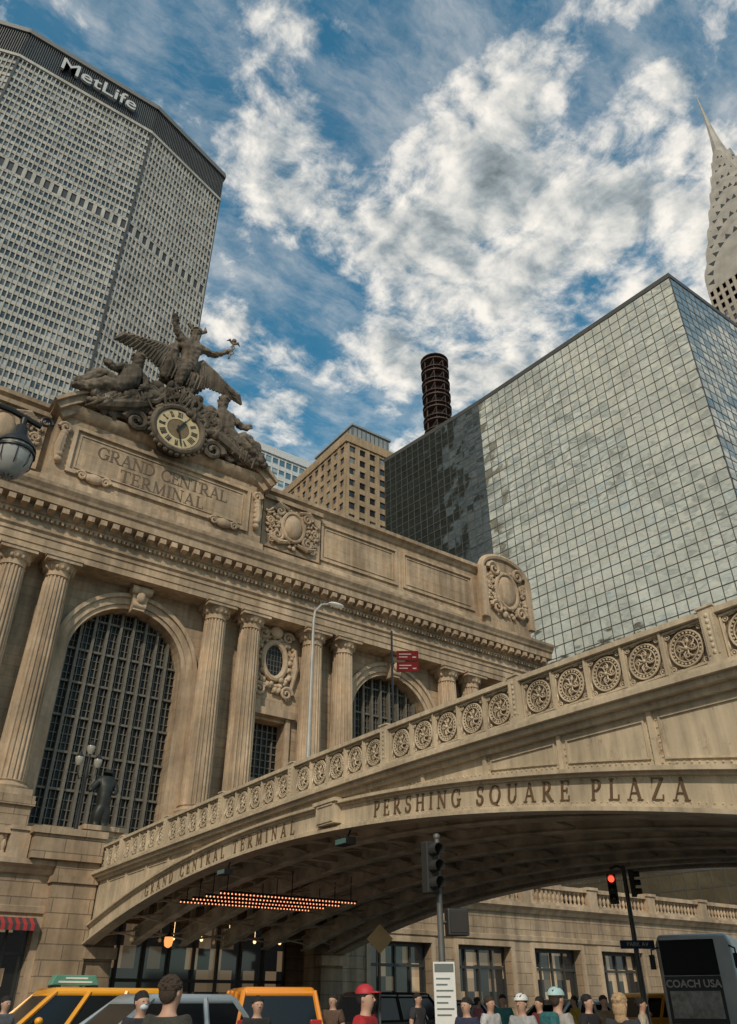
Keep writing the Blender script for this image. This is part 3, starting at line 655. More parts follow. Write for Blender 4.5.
def fig(pts,mirror=1,dx=0,dz=0,fat=1.0):
    nd={k:(c0+mirror*v[0]+dx,v[1],v[2]+dz,v[3]*fat) for k,v in pts.items()}
    f=carve(skinfig('figure',nd,EDF,STS,sg_,3,SO),.42)
    g=MB(); h=nd['hea']; g.ball((h[0],h[1],h[2]+.25),(h[3]*1.0,h[3]*1.05,h[3]*.95),10,7)
    rd=random.Random(4)
    for i in range(14): a=rd.random()*6.28; z=rd.random(); r_=math.sqrt(1-z*z); g.ball((h[0]+h[3]*math.cos(a)*r_,h[1]+h[3]*math.sin(a)*r_,h[2]+.25+h[3]*.9*z),.16,6,4)
    g.build('hair',STS,f,smooth=True); return f
fig(dict(pel=(.15,52.7,51.3,.74),che=(.2,52.6,53.2,.95),nec=(.3,52.6,54.4,.36),hea=(.4,52.5,55.1,.52),cro=(.4,52.5,55.6,.36),
 s1=(1.1,52.6,53.8,.42),e1=(2.5,52.4,53.6,.32),h1=(3.9,52.3,54.9,.22),s2=(-.8,52.6,53.8,.42),e2=(-1.6,52.4,54.8,.32),h2=(-2.1,52.3,56.4,.22),
 k1=(.65,52.4,49.3,.54),f1=(.55,52.6,47.5,.34),t1=(.6,52.1,47.1,.26),k2=(-.5,51.9,49.6,.54),f2=(-.7,52.3,47.7,.34),t2=(-.8,51.8,47.2,.26)))
rec=dict(pel=(-4.7,52.5,45.2,1.05),che=(-4.1,52.4,46.9,1.1),nec=(-3.9,52.4,48.1,.4),hea=(-3.9,52.2,48.8,.56),cro=(-3.9,52.2,49.3,.38),
 s1=(-3.3,52.4,47.5,.48),e1=(-2.8,52.0,46.4,.38),h1=(-3.3,51.7,45.5,.3),s2=(-5.0,52.3,47.5,.48),e2=(-6.0,51.9,46.7,.38),h2=(-6.8,51.7,47.1,.28),
 k1=(-6.6,52.1,46.0,.64),f1=(-7.9,52.2,44.4,.42),t1=(-8.6,52.0,44.0,.3),k2=(-6.2,51.8,44.7,.62),f2=(-8.0,51.9,43.6,.42),t2=(-8.8,51.8,43.3,.3))
fig(rec,1,-.5,.1); fig(rec,-1,0,-.6,.92)
for s_ in (-1,1):
    g=MB(); arm=[Vector((c0+s_*.5,53.3,50.8)),Vector((c0+s_*1.7,53.2,52.3)),Vector((c0+s_*3.1,53.1,52.2 if s_<0 else 51.5)),Vector((c0+s_*(5.2 if s_<0 else 4.5),53.0,51.8 if s_<0 else 50.5))]
    for i in range(18):
        f=i/17*2.999; k=int(f); b0=arm[k].lerp(arm[k+1],f-k); ln=(3.2-.55*f)
        tip=b0+Vector((s_*(.25+.40*f),-.1,-ln*(1-.12*f)))
        g.tube([b0,(b0+tip)/2+Vector((s_*.15,-.15,.1)),tip],[.40,.44,.12],6)
        g.tube([b0+Vector((0,-.32,0)),b0.lerp(tip,.45)+Vector((0,-.36,0))],[.34,.16],6)
    g.tube(arm,[.75,.7,.55,.22],8)
    g.build('wing',STS,sg_,smooth=True)
g=MB(); rd=random.Random(5)
for i in range(210):
    a=rd.uniform(-1,1); x=a*7.8; top=48.3-abs(a)**1.1*4.4
    g.ball((c0+x,52.8+rd.uniform(-.7,.4),rd.uniform(max(43.6,top-2.8),top)),(rd.uniform(.3,.75),.6,rd.uniform(.25,.65)),8,6)
for i in range(60):
    a=rd.uniform(-1,1); x=c0+a*7.5; z=48.0-abs(a)*4.2; g.tube([(x,52.0,z),(x+rd.uniform(-.8,.8),51.75,z-.9),(x+rd.uniform(-1,1),51.9,z-1.9)],[.10,.19,.06],6)
g.build('rock_base',STS,sg_,smooth=True)
nd={'a':(c0-.8,53.0,53.9,.45),'b':(c0-1.5,53.1,52.0,.7),'c':(c0-1.2,53.0,50.3,.8),'d':(c0+.1,52.6,50.2,.8),'e':(c0+.9,52.9,51.0,.55),'f':(c0-1.7,53,48.4,.65),'g':(c0+1.0,53.1,48.4,.65)}
carve(skinfig('drapery',nd,[('a','b'),('b','c'),('c','d'),('d','e'),('c','f'),('d','g')],STS,sg_,3,SO),.6)
for i in range(9): x=c0-1.6+i*.36; g=MB(); g.tube([(x,52.2,51.0-.1*i),(x+.15,51.95,49.8),(x-.1,52.1,48.4)],[.08,.14,.06],6); g.build('drapery_fold',STS,sg_,smooth=True)
g=MB(); g.tube([(c0+3.8,52.2,53.8),(c0+4.1,52.2,56.1)],.1,6); g.ball((c0+4.15,52.2,56.3),.24)
for s_ in (-1,1):
    g.tube([(c0+4.1,52.2,55.8),(c0+4.1+s_*.45,52.2,56.2),(c0+4.1+s_*.7,52.2,55.9)],[.11,.14,.04],6)
    g.tube([(c0+3.95,52.2,54.3),(c0+4.0+s_*.25,52.2,54.7),(c0+4.05,52.2,55.0),(c0+4.1-s_*.2,52.2,55.4),(c0+4.1,52.2,55.7)],.07,6)
g.build('staff',STS,sg_,smooth=True)
g=MB(); g.ball((c0+.4,52.5,55.6),(.6,.6,.35),10,6,0)
for s_ in (-1,1): g.tube([(c0+.4+s_*.4,52.5,55.6),(c0+.4+s_*.85,52.5,56.1),(c0+.4+s_*.75,52.5,56.6)],[.15,.2,.05],6)
g.build('winged_hat',STS,sg_,smooth=True)
g=MB(); g.lathe([(.8,43.6),(.85,43.8),(.85,44.9),(.8,45.1)],c0+7.4,52.6,16); g.build('beehive',STS,sg_,smooth=True)
g=MB(); g.ball((c0-7.9,52.4,44.8),.7); g.build('globe',STS,sg_,smooth=True)
# ------------------------------------------------------------------ terrace
tr=thing('terrace_wall','stone street wall carrying the balustraded terrace below the terminal facade','wall',(c0,41,0),world=True)
g=MB(); x=-28
opn=[(8.7,1.9,.15,4.5),(2.0,1.9,.15,4.5),(-5,1.9,.15,4.5),(20,5.6,.15,5.0)]+[(31.6+i*6.6,2.25,.15,4.55) for i in range(7)]
for c,hw,zb,zt in sorted(opn):
    g.box(x,c-hw,41,42,0,7.0); g.box(c-hw,c+hw,41,42,zt,7.0); x=c+hw
g.box(x,78,41,42,0,7.0); g.build('wall',STB,tr)
g=MB(); g.box(-28,78,45.5,56,0,6.9); g.box(-28,78,42,45.5,6.5,6.9); g.build('terrace_deck',STB,tr)
for x0,x1 in ((-28,12.98),(27.3,78)):
    g=MB(); g.prism([(41.05,6.5),(40.85,6.55),(40.7,6.75),(40.45,6.9),(40.45,7.12),(42,7.12),(42,6.5)],'x',x0,x1); g.build('cornice_band',ST,tr)
    g=MB(); g.prism([(41.02,4.9),(40.88,4.95),(40.84,5.2),(41.02,5.25)],'x',x0,x1); g.build('belt_course',ST,tr)
bal=MB(); bal.lathe([(.1,0),(.1,.08),(.06,.12),(.075,.2),(.125,.34),(.11,.46),(.055,.66),(.08,.7),(.1,.74),(.1,.82)],0,0,8)
firstb=None
def balus(x0,x1):
    global firstb
    rl=MB(); rl.box(x0,x1,40.72,41.22,7.13,7.32); rl.build('plinth_rail',ST,tr); rl=MB(); rl.box(x0,x1,40.68,41.26,8.14,8.4); rl.build('balustrade_rail',ST,tr)
    n=int((x1-x0)/.42)
    for i in range(n):
        loc=Vector((x0+(i+.5)*(x1-x0)/n,40.97,7.32))-ORG[tr.name]
        if firstb is None:
            firstb=bal.build('baluster',ST,None,smooth=True); firstb.parent=tr; firstb.location=loc
        else: copy_part(firstb,tr,loc)
balus(4.4,8.7)
for i in range(6): balus(28.9+i*6.6+.5,28.9+(i+1)*6.6-.5)
for X in [4.0,9.1]+[28.9+i*6.6 for i in range(7)]:
    g=MB(); g.box(X-.45,X+.45,40.6,41.4,7.13,8.32); g.box(X-.55,X+.55,40.5,41.5,8.32,8.5); g.build('balustrade_pier',ST,tr)
g=MB(); g.box(9.6,12.9,40.1,42.5,7.14,8.2); g.box(9.45,12.97,39.95,42.6,8.2,8.5); g.box(10.9,12.93,40.35,41.02,.15,7.13); g.box(10.8,12.96,40.25,41.03,6.2,6.5); g.build('corner_pier',STB,tr)
SHOPF=simple('shop frame',(.05,.05,.045),.5,.2)
def litglass(name,cx,cz,frac,es):
    m=winmat(name,cx,cz,(.014,.015,.015),(.34,.24,.14),frac,.08); nt=m.node_tree; p=nt.nodes['Principled BSDF']
    src=p.inputs['Base Color'].links[0].from_socket; nt.links.new(src,p.inputs['Emission Color']); p.inputs['Emission Strength'].default_value=es; return m
SGL=litglass('lit shop glass',.62,.7,.40,.55)
LAMPE=simple('interior lamp glow',(.9,.7,.4),.5,0,0,emit=(1,.62,.28),es=2.2)
for i,(c,hw,zb,zt) in enumerate(sorted(opn)):
    if hw>5: continue
    s_=MB().box(c-hw,c+hw,41.75,41.85,zb,zt).build('shopfront',SGL,tr)
    g=MB()
    for k in range(5): xx=c-hw+2*hw*k/4; g.box(max(xx-.06,c-hw),min(xx+.06,c+hw),41.6,41.76,zb,zt)
    g.box(c-hw,c+hw,41.62,41.77,3.3,3.45); g.box(c-hw,c+hw,41.58,41.77,zb,zb+.35); g.box(c-hw,c+hw,41.59,41.77,zt-.2,zt); g.build('frame',SHOPF,s_)
    for s2 in (-1,1): q=MB(); xa,xb=sorted((c+s2*hw,c+s2*(hw+.3))); q.box(xa,xb,40.9,41.01,.15,zt+.3); q.build('opening_jamb',ST,tr)
    q=MB(); q.box(c-hw,c+hw,40.88,41.01,zt,zt+.3); q.build('opening_lintel',ST,tr)
aw=thing('shop_awning','short red striped awning over the shop door at lower left','awning',(8.7,40.6,4.3),world=True)
RED=simple('red cloth',(.35,.03,.03),.8); DKC=simple('dark cloth',(.05,.04,.04),.8)
for nm,mt_,par in (('red_cloth',RED,0),('dark_stripes',DKC,1)):
    g=MB()
    for i in range(24):
        if i%2==par: x=6.8+i*.158; g.prism([(40.85,4.75),(40.2,4.45),(40.2,4.2),(40.23,4.2),(40.23,4.43),(40.85,4.72)],'x',x,x+.158)
    tag(g.build(nm,mt_,aw),kind='stuff')
en=thing('station_entrance','dark glazed station entrance with small warm lamps under the bridge','entrance',(20,41,0),world=True)
MB().box(14.4,25.6,44.3,44.5,.15,5).build('entrance_glass',litglass('entrance glass',.7,1.0,.35,.35),en)
g=MB()
for k in range(9): g.box(14.4+k*1.4-.07,14.4+k*1.4+.07,44.1,44.31,.15,5)
g.box(14.4,25.6,44.12,44.31,2.4,2.55); g.build('door_frames',SHOPF,en)
for k in range(7): g=MB(); g.ball((15.2+k*1.6,43.4,4.35),.09,8,6); g.tube([(15.2+k*1.6,43.4,4.42),(15.2+k*1.6,43.4,6.5)],.012,5); g.build('pendant_lamp',LAMPE,en)
# ------------------------------------------------------------------ BRIDGE
br=thing('road_viaduct','cream painted steel arch road bridge with medallion parapet crossing the street','bridge',(20,23,0),world=True)
BX=13.0; BE=27.0
def zt(y): return 8.1-(.0015 if y<22 else .0005)*(y-22)**2
def za(y): return 5.76-.0065*(y-23)**2
Y0,Y1=5.5,40.6
def strip(g,x0,x1,lo,hi,y0=Y0,y1=Y1,n=60):
    for i in range(n):
        a=y0+(y1-y0)*i/n;b=y0+(y1-y0)*(i+1)/n; g.prism([(a,lo(a)),(b,lo(b)),(b,hi(b)),(a,hi(a))],'x',x0,x1)
for X,s in ((BX,1),(BE,-1)):
    def xx(a,b): return sorted((X+s*a,X+s*b))
    g=MB(); strip(g,*xx(-.05,.15),za,lambda y:za(y)+.78); g.build('arch_girder',PAINT,br)
    g=MB(); strip(g,*xx(.02,.12),lambda y:za(y)+.78,lambda y:max(zt(y)-1.5,za(y)+.8)); g.build('spandrel_web',PAINT,br)
    for dz,x0 in ((0,-.28),(.74,-.24)):
        g=MB(); strip(g,*xx(x0,.3),lambda y,d=dz:za(y)+d-.05,lambda y,d=dz:za(y)+d+.03); g.build('arch_flange',PAINT,br)
    for d1,d2 in ((.03,.10),(.62,.69)):
        g=MB(); strip(g,*xx(-.12,.02),lambda y:za(y)+d1,lambda y:za(y)+d2); g.build('arch_moulding',PAINT,br)
    for lo_,hi_,x in ((1.56,1.42,-.12),(1.42,1.30,-.3),(1.30,1.2,-.42),(1.2,1.12,-.34)):
        g=MB(); strip(g,*xx(x,.3),lambda y,l=lo_:zt(y)-l,lambda y,h=hi_:zt(y)-h,-12,40.9,70); g.build('bridge_cornice',PAINT,br)
    g=MB(); strip(g,*xx(-.14,.18),lambda y:zt(y)-.11,lambda y:zt(y),-12,40.9,70); g.build('handrail',PAINT,br)
    g=MB(); strip(g,*xx(-.1,.14),lambda y:zt(y)-1.12,lambda y:zt(y)-1.02,-12,40.9,70); g.build('bottom_rail',PAINT,br)
    g=MB(); strip(g,*xx(.035,.06),lambda y:zt(y)-1.0,lambda y:zt(y)-.13,-12,40.9,40); g.build('parapet_backing',RUSTB,br)
g=MB(); strip(g,BX+.3,BE-.3,lambda y:zt(y)-1.45,lambda y:zt(y)-1.15,-12,41,30); g.build('deck',PAINTD,br)
ys=[Y0+1.0+i*2.32 for i in range(15)]
for y in ys:
    top=zt(y)-1.56; bot=za(y)+.79
    if top-bot>.12: g=MB(); g.box(BX-.06,BX+.02,y-.05,y+.05,bot,top); g.build('stiffener',PAINT,br)
for a,b in zip(ys,ys[1:]):
    a+=.18;b-=.18
    f1=lambda y:za(y)+.92; f2=lambda y:zt(y)-1.68
    if min(f2(a)-f1(a),f2(b)-f1(b))>.1:
        g=MB(); strip(g,BX-.02,BX+.02,f1,lambda y:min(f1(y)+.04,f2(y)),a,b,6); strip(g,BX-.02,BX+.02,lambda y:max(f2(y)-.04,f1(y)),f2,a,b,3)
        g.box(BX-.022,BX+.02,a-.02,a+.02,f1(a),f2(a)); g.box(BX-.022,BX+.02,b-.02,b+.02,f1(b),f2(b)); g.build('plate_border',PAINT,br)
g=MB(); y=Y0+.1
while y<32:
    g.ball((BX+.02,y,za(y)+.86),.03,5,3); g.ball((BX-.05,y,za(y)+.58),.022,5,3); g.ball((BX-.05,y,za(y)+.14),.022,5,3); y+=.15
for yy in ys[:7]+ys[11:]:
    z=za(yy)+.95
    while z<zt(yy)-1.62: g.ball((BX+.02,yy-.1,z),.03,5,3); g.ball((BX+.02,yy+.1,z),.03,5,3); z+=.14
y=Y0
while y<38: g.ball((BX-.12,y,zt(y)-1.49),.02,5,3); y+=.16
tag(g.build('rivets',PAINT,br),kind='stuff')
RX=(15.3,17.7,20,22.3,24.7,26.4)
for X in RX:
    g=MB(); strip(g,X-.06,X+.06,lambda y:za(y)+.14,lambda y:za(y)+.7,n=30); strip(g,X-.2,X+.2,lambda y:za(y)+.08,lambda y:za(y)+.14,n=30); strip(g,X-.2,X+.2,lambda y:za(y)+.7,lambda y:za(y)+.75,n=30); g.build('arch_rib',PAINTD,br)
for i in range(22):
    y=Y0+.6+i*1.6
    if y>40.3: break
    g=MB(); top=zt(y)-1.46; bot=max(top-.45,za(y)+.2); bot=min(bot,top-.2)
    g.box(BX+.13,BE-.12,y-.05,y+.05,bot-.1,top); g.box(BX+.13,BE-.12,y-.16,y+.16,bot-.14,bot-.1)
    for X in RX:
        if bot>za(y)+.78: g.box(X-.1,X+.1,y-.1,y+.1,za(y)+.75,bot)
    g.build('floor_beam',PAINTD,br)
for k in range(9):
    X=BX+1.1+k*1.5; g=MB(); strip(g,X-.05,X+.05,lambda y:zt(y)-1.75,lambda y:zt(y)-1.46,n=12); g.build('stringer',PAINTD,br)
for i in range(14):
    y=Y0+2+i*2.5
    if y>40: break
    g=MB()
    for a,b in zip((BX+.15,)+RX[:-1],RX): g.tube([(a,y,za(y)+.2),(b,y,za(y)+.55)],.045,5); g.tube([(a,y,za(y)+.55),(b,y,za(y)+.2)],.045,5)
    g.build('cross_bracing',PAINTD,br)
# parapet panel
pm=MB(); w2=.455; h2=.43
pm.box(-.05,.03,-w2,w2,-h2,-h2+.035); pm.box(-.05,.03,-w2,w2,h2-.035,h2); pm.box(-.048,.03,-w2,-w2+.035,-h2+.035,h2-.035); pm.box(-.048,.03,w2-.035,w2,-h2+.035,h2-.035)
def torus(g,R0,r,n=20,cy=0,cz=0,x=-.01,sg=6): g.tube([(x,cy+R0*math.cos(2*PI*i/n),cz+R0*math.sin(2*PI*i/n)) for i in range(n+1)],r,sg)
torus(pm,.35,.022,24); torus(pm,.26,.013,20)
for i in range(24): a=2*PI*i/24; pm.ball((-.015,.305*math.cos(a),.305*math.sin(a)),(.018,.026,.026),5,4)
for i in range(8):
    a=2*PI*i/8+.2; ca,sa=math.cos(a),math.sin(a)
    pm.tube([(0,.04*ca,.04*sa),(-.02,.12*ca-.04*sa,.12*sa+.04*ca),(0,.19*ca-.02*sa,.19*sa+.02*ca),(0,.24*ca+.03*sa,.24*sa-.03*ca)],[.015,.022,.016,.008],5)
for i in range(4):
    a=PI/2*i; ca,sa=math.cos(a),math.sin(a); torus(pm,.035,.011,8,.15*ca,.15*sa,-.015)
pm.ball((-.02,0,0),.045,8,5)
for a in (-1,1):
    for b in (-1,1):
        torus(pm,.05,.014,10,a*.355,b*.335); pm.ball((-.01,a*.355,b*.335),.022,6,4)
        pm.tube([(0,a*.42,b*.08),(-.015,a*.405,b*.17),(-.01,a*.40,b*.26)],[.008,.02,.01],5); pm.tube([(0,a*.10,b*.40),(-.015,a*.18,b*.385),(-.01,a*.28,b*.375)],[.008,.02,.01],5)
fp=None
posts=[2.0+5.1*i for i in range(-2,8)]
for X in (BX,BE):
    for p in posts:
        g=MB(); z=zt(p); g.box(X-.16,X+.2,p-.15,p+.15,z-1.14,z+.02); g.box(X-.19,X+.23,p-.18,p+.18,z+.02,z+.06); g.box(X-.19,X+.22,p-.18,p+.18,z-1.14,z-1.0)
        g.box(X-.18,X-.158,p-.11,p-.085,z-.9,z-.1); g.box(X-.18,X-.158,p+.085,p+.11,z-.9,z-.1)
        for k in range(7): g.ball((X-.165,p,z-.85+k*.12),(.025,.04,.045),6,4)
        g.build('parapet_post',PAINT,br)
    for p in posts[1:]:
        for k in range(5):
            y=p+.15+(5.1-.30)*(k+.5)/5
            if y>40.6: continue
            if k and X==BX: g=MB(); yd=p+.15+(5.1-.30)*k/5; g.box(X-.09,X+.03,yd-.022,yd+.022,zt(yd)-1.0,zt(yd)-.11); g.build('slim_divider',PAINT,br)
            loc=Vector((X,y,zt(y)-.565))-ORG[br.name]
            if fp is None:
                fp=pm.build('parapet_panel',PAINT,None,smooth=True); fp.parent=br; fp.location=loc
            else:
                c=copy_part(fp,br,loc)
                if X==BE: c.scale=(-1,1,1)
def arch_text(text,ya,yb,size,zo):
    tot=ya-yb
    for c,x,w_ in layout(text,size,tot):
        if c==' ': continue
        g=MB(); yc=ya-x-w_/2; sl=math.atan((za(yc-.1)-za(yc+.1))/.2); ca,sa=math.cos(sl),math.sin(sl)
        for k,p in enumerate(glyph(c)[1]):
            g.prism([(yc-((a*size-w_/2)*ca-b*size*sa),za(yc)+zo+(a*size-w_/2)*sa+b*size*ca) for a,b in p],'x',BX-.075-.0006*k,BX-.045)
        g.build('letter',LET,br)
arch_text('GRAND CENTRAL TERMINAL',34,22.1,.40,.17); arch_text('PERSHING SQUARE PLAZA',17.9,8.3,.40,.17)
g=MB(); g.box(BX-.3,BX-.05,19.5,20.5,5.85,6.5); g.box(BX-.36,BX-.05,19.4,20.6,6.42,6.52)
g.box(BX-.33,BX-.29,19.6,20.4,5.9,5.95); g.box(BX-.33,BX-.29,19.6,20.4,6.35,6.4); g.build('crown_plaque',PAINT,br)
lc=thing('light_canopy','rows of warm orange bulbs glowing beneath the left half of the bridge','lights',(17,31,4.9),world=True)
BULB=simple('canopy bulbs',(.9,.5,.35),.5,0,0,emit=(1,.33,.15),es=2.3)
for r_ in range(4):
    yy=29.0+r_*1.2; g=MB(); g.box(13.9,20.1,yy-.04,yy+.04,4.97,5.04)
    for xx_ in (14.2,17.0,19.8): g.tube([(xx_,yy,5.0),(xx_,yy,za(yy)+.4)],.02,5)
    g.build('light_rail',IRON,lc)
    g=MB()
    for k in range(40): g.ball((13.95+k*.155,yy,4.94),.029,6,4)
    tag(g.build('bulbs',BULB,lc),kind='stuff')
ab=thing('bridge_abutment','stone abutment block under the near end of the bridge','bridge pier',(20,3,0),world=True)
g=MB(); g.box(BX-.1,BE+.1,-12,5.4,0,6.0); g.build('wall',STY,ab)
g=MB(); g.box(BX-.3,BE+.3,4.6,5.7,0,3.6); g.box(BX-.4,BE+.4,4.5,5.85,3.6,4.0); g.build('springing_block',ST,ab)
ab=thing('bridge_abutment','stone springing pier where the far end of the bridge meets the terrace','bridge pier',(20,40.7,0),world=True)
for a,b in ((BX-.05,BX+1.3),(BE-1.2,BE+.2)):
    g=MB(); g.box(a,b,40.55,41.6,0,6.5); g.build('pier',STY,ab); g=MB(); g.box(a-.1,b+.1,40.3,41.55,3.2,3.65); g.build('springing_block',ST,ab)
# ------------------------------------------------------------------ street furniture
REDL=simple('red lens',(.5,.02,.02),.3,0,0,emit=(1,.08,.04),es=2); DARKL=simple('dark lens',(.03,.02,.015),.25,0,0)
SIGY=simple('signal housing',(.03,.03,.028),.45,0,.1)
def head(root,c,yaw,lit=None,s=1.0):
    T=Matrix.Translation(c)@Matrix.Rotation(yaw,4,'Z')@Matrix.Scale(s,4)
    g=MB();g.T=T; g.box(-.17,.17,-.1,.12,-.53,.53); h=g.build('signal_housing',SIGY,root,bevel=.02)
    for i,z in enumerate((.34,0,-.34)):
        g=MB();g.T=T@Matrix.Translation((0,-.1,z))@Matrix.Rotation(PI/2,4,'X'); g.lathe([(.12,0),(.12,.03),(.06,.05)],0,0,14); g.build('lens',REDL if lit==i else DARKL,h,smooth=True)
        g=MB();g.T=T@Matrix.Translation((0,-.1,z)); n=12; vs=[];fs=[]
        for k in range(n+1):
            a=R(-30)+R(240)*k/n
            for r_,yy in ((.135,0),(.135,-.24),(.145,-.24),(.145,0)): vs.append((r_*math.cos(a),yy,r_*math.sin(a)))
        for k in range(n):
            for j in range(4): fs.append((k*4+j,k*4+(j+1)%4,(k+1)*4+(j+1)%4,(k+1)*4+j))
        g.add(vs,fs); g.build('visor',SIGY,h)
    return h
def yaw_to(p,tx=0,ty=0): return math.atan2(tx-p[0],-(ty-p[1]))
p=gpos(444,13.5); sp_=thing('traffic_signal','black traffic signal on dark pole in front of the bridge, centre right','traffic light',p,world=True)
g=MB(); g.lathe([(.16,0),(.16,.3),(.075,.45),(.06,2.5),(.05,4.2)],p.x,p.y,12); g.ball((p.x,p.y,4.22),.07); g.build('pole',STEELG,sp_,smooth=True)
q=p-VR*.16; head(sp_,(q.x-.06,q.y-.1,3.66),yaw_to(p)+.7,None,.84)
g=MB(); g.tube([(p.x,p.y,4.05),(q.x-.06,q.y-.1,4.05)],.03); g.tube([(p.x,p.y,3.25),(q.x-.06,q.y-.1,3.25)],.03); g.build('bracket',SIGY,sp_)
q=p+VR*.3; T=Matrix.Translation((q.x,q.y,2.75))@Matrix.Rotation(yaw_to(p)+.3,4,'Z')
g=MB();g.T=T; g.box(-.2,.2,-.12,.12,-.22,.22); h=g.build('walk_signal',SIGY,sp_,bevel=.02)
g=MB();g.T=T; g.box(-.16,.16,-.135,-.121,-.17,.17); g.build('walk_lens',DARKL,h)
g=MB(); g.tube([(p.x,p.y,2.75),(q.x,q.y,2.75)],.03); g.build('bracket',SIGY,sp_)
q=p+Vector((-sh,-ch_,0))*.12; T=frame((q.x+.02,q.y,1.74),VR)
sgn=thing('street_sign','white rectangular notice strapped to the traffic signal pole','sign',(q.x,q.y,1.5),world=True)
g=MB();g.T=T; g.box(-.19,.19,-.6,.38,0,.012); g.build('sign_plate',WHITE,sgn)
for i in range(8):
    g=MB();g.T=T
    if i==0: g.box(-.17,.17,.22,.35,.012,.016)
    else: g.box(-.15,.15-.05*(i%3),.20-i*.09,.225-i*.09,.012,.016)
    g.build('printed_bar',simple('sign grey print',(.12,.14,.13),.6,0,0),sgn)
p=gpos(380,24); ds=thing('diamond_sign','small tan diamond shaped road sign on a post under the bridge','road sign',p,world=True)
g=MB(); g.lathe([(.035,0),(.035,3.6)],p.x,p.y,8); g.build('post',STEELG,ds)
g=MB();g.T=frame((p.x-.03,p.y-.06,3.25),VR)@Matrix.Rotation(PI/4,4,'Z'); g.box(-.3,.3,-.3,.3,0,.015); g.build('sign_plate',simple('diamond tan',(.42,.28,.12),.6),ds)
p=gpos(645,22); rs_=thing('traffic_signal','traffic signal showing red on tall dark pole near the coach','traffic light',p,world=True)
g=MB(); g.lathe([(.16,0),(.14,.5),(.09,.7),(.06,5.1)],p.x,p.y,12); g.tube([(p.x,p.y,5.0),(p.x-VR.x*.2,p.y-VR.y*.2,5.1),(p.x-VR.x*.42,p.y-VR.y*.42,5.0)],.035); g.build('pole',STEELG,rs_,smooth=True)
q=p-VR*.42; head(rs_,(q.x,q.y,4.45),yaw_to(p),0,.78)
q=p+VR*.22; head(rs_,(q.x,q.y,4.6),yaw_to(p)+1.6,None,.7)
sn=thing('street_name_sign','blue street name plate on the signal pole near the coach','street sign',(p.x,p.y,3),world=True)
g=MB();g.T=frame((p.x-.1,p.y-.14,2.95),VR); g.box(-.5,.5,-.11,.11,0,.02); g.build('sign_plate',simple('sign blue',(.02,.05,.10),.5),sn)
bfont('PARK AV',.16,.003,WHITE,sn,frame((p.x-.12,p.y-.17,2.95),VR))
for i,(yy,lab) in enumerate(((26.5,'grey floodlight hung under the arch, left of the plaque'),(19.1,'grey floodlight hung under the arch, right of the plaque'))):
    z=za(yy)-.05; f=thing('floodlight',lab,'floodlight',(BX-.1,yy,z),world=True,group='floodlights under the bridge arch')
    g=MB(); g.tube([(BX,yy,z),(BX-.1,yy,z-.25)],.025); g.box(BX-.32,BX-.02,yy-.3,yy+.3,z-.42,z-.24); g.build('lamp_body',IRON,f)
    g=MB(); g.box(BX-.34,BX-.322,yy-.25,yy+.25,z-.4,z-.27); g.build('lamp_glass',simple('lamp glass',(.08,.15,.14),.2,0,0),f)
ln=thing('hanging_lantern','small glowing orange lantern under the left end of the bridge','lantern',(15,37.4,4),world=True)
g=MB(); g.lathe([(.02,4.2),(.05,4.15),(.2,4.05),(.22,4.0)],15.6,37.3,10); g.tube([(15.6,37.3,4.2),(15.6,37.3,5.5)],.02); g.build('lamp_cap',IRON,ln)
g=MB(); g.lathe([(.18,4.0),(.2,3.85),(.16,3.65),(.05,3.58)],15.6,37.3,12); g.build('lamp_globe',simple('amber glass',(.8,.4,.15),.4,0,0,emit=(1,.35,.1),es=1.2),ln,smooth=True)
tl=thing('globe_lamp','black iron lamp post with clustered glass globes on the terrace','lamp post',(12.2,43,6.9),world=True)
g=MB(); g.lathe([(.35,6.9),(.35,7.3),(.2,7.5),(.12,7.9),(.09,11.5),(.14,11.7),(.06,12.2),(.05,12.9)],12.2,43,12)
for s_ in (-1,1): g.tube([(12.2,43,11.7),(12.2+s_*.35,43,11.5),(12.2+s_*.5,43,11.9),(12.2+s_*.5,43,12.2)],.045)
g.build('post',IRON,tl,smooth=True)
GLB=simple('milky globe',(.30,.285,.24),.25,0,.05)
for s_,z in ((-1,12.45),(1,12.45),(0,13.1)):
    g=MB(); g.lathe([(.1,z-.28),(.2,z-.1),(.23,z+.12),(.2,z+.2)],12.2+s_*.5,43,10); g.build('globe',GLB,tl,smooth=True)
    g=MB(); g.lathe([(.24,z+.17),(.13,z+.32),(.02,z+.5)],12.2+s_*.5,43,8); g.build('finial',IRON,tl)
st=thing('bronze_statue','dark bronze standing figure in long coat on the terrace before the big window','statue',(14.6,47,6.9),world=True)
BRZ=simple('dark bronze',(.025,.028,.026),.5,.4,.3,3)
g=MB(); g.box(13.6,15.6,46,48,6.9,9.6); g.box(13.4,15.8,45.8,48.2,9.6,9.85); g.box(13.4,15.8,45.8,48.2,6.9,7.3); g.build('plinth',STB,st)
nd={k:(14.6+v[0],47+v[1],9.85+v[2],v[3]) for k,v in dict(pel=(0,0,1.75,.46),che=(0,0,2.4,.52),nec=(0,0,2.9,.18),hea=(0,-.05,3.12,.26),cro=(0,-.05,3.35,.2),s1=(.42,0,2.65,.26),e1=(.62,-.1,2.1,.2),h1=(.35,-.4,1.9,.14),s2=(-.42,0,2.65,.26),e2=(-.75,-.1,2.2,.2),h2=(-1.0,-.3,1.9,.13),k1=(.2,0,.9,.4),f1=(.22,0,.15,.3),t1=(.25,-.3,.08,.14),k2=(-.2,-.05,.9,.4),f2=(-.25,0,.15,.3),t2=(-.3,-.3,.08,.14)).items()}
skinfig('figure',nd,EDF,BRZ,st,1,Vector((14.6,47,6.9)))
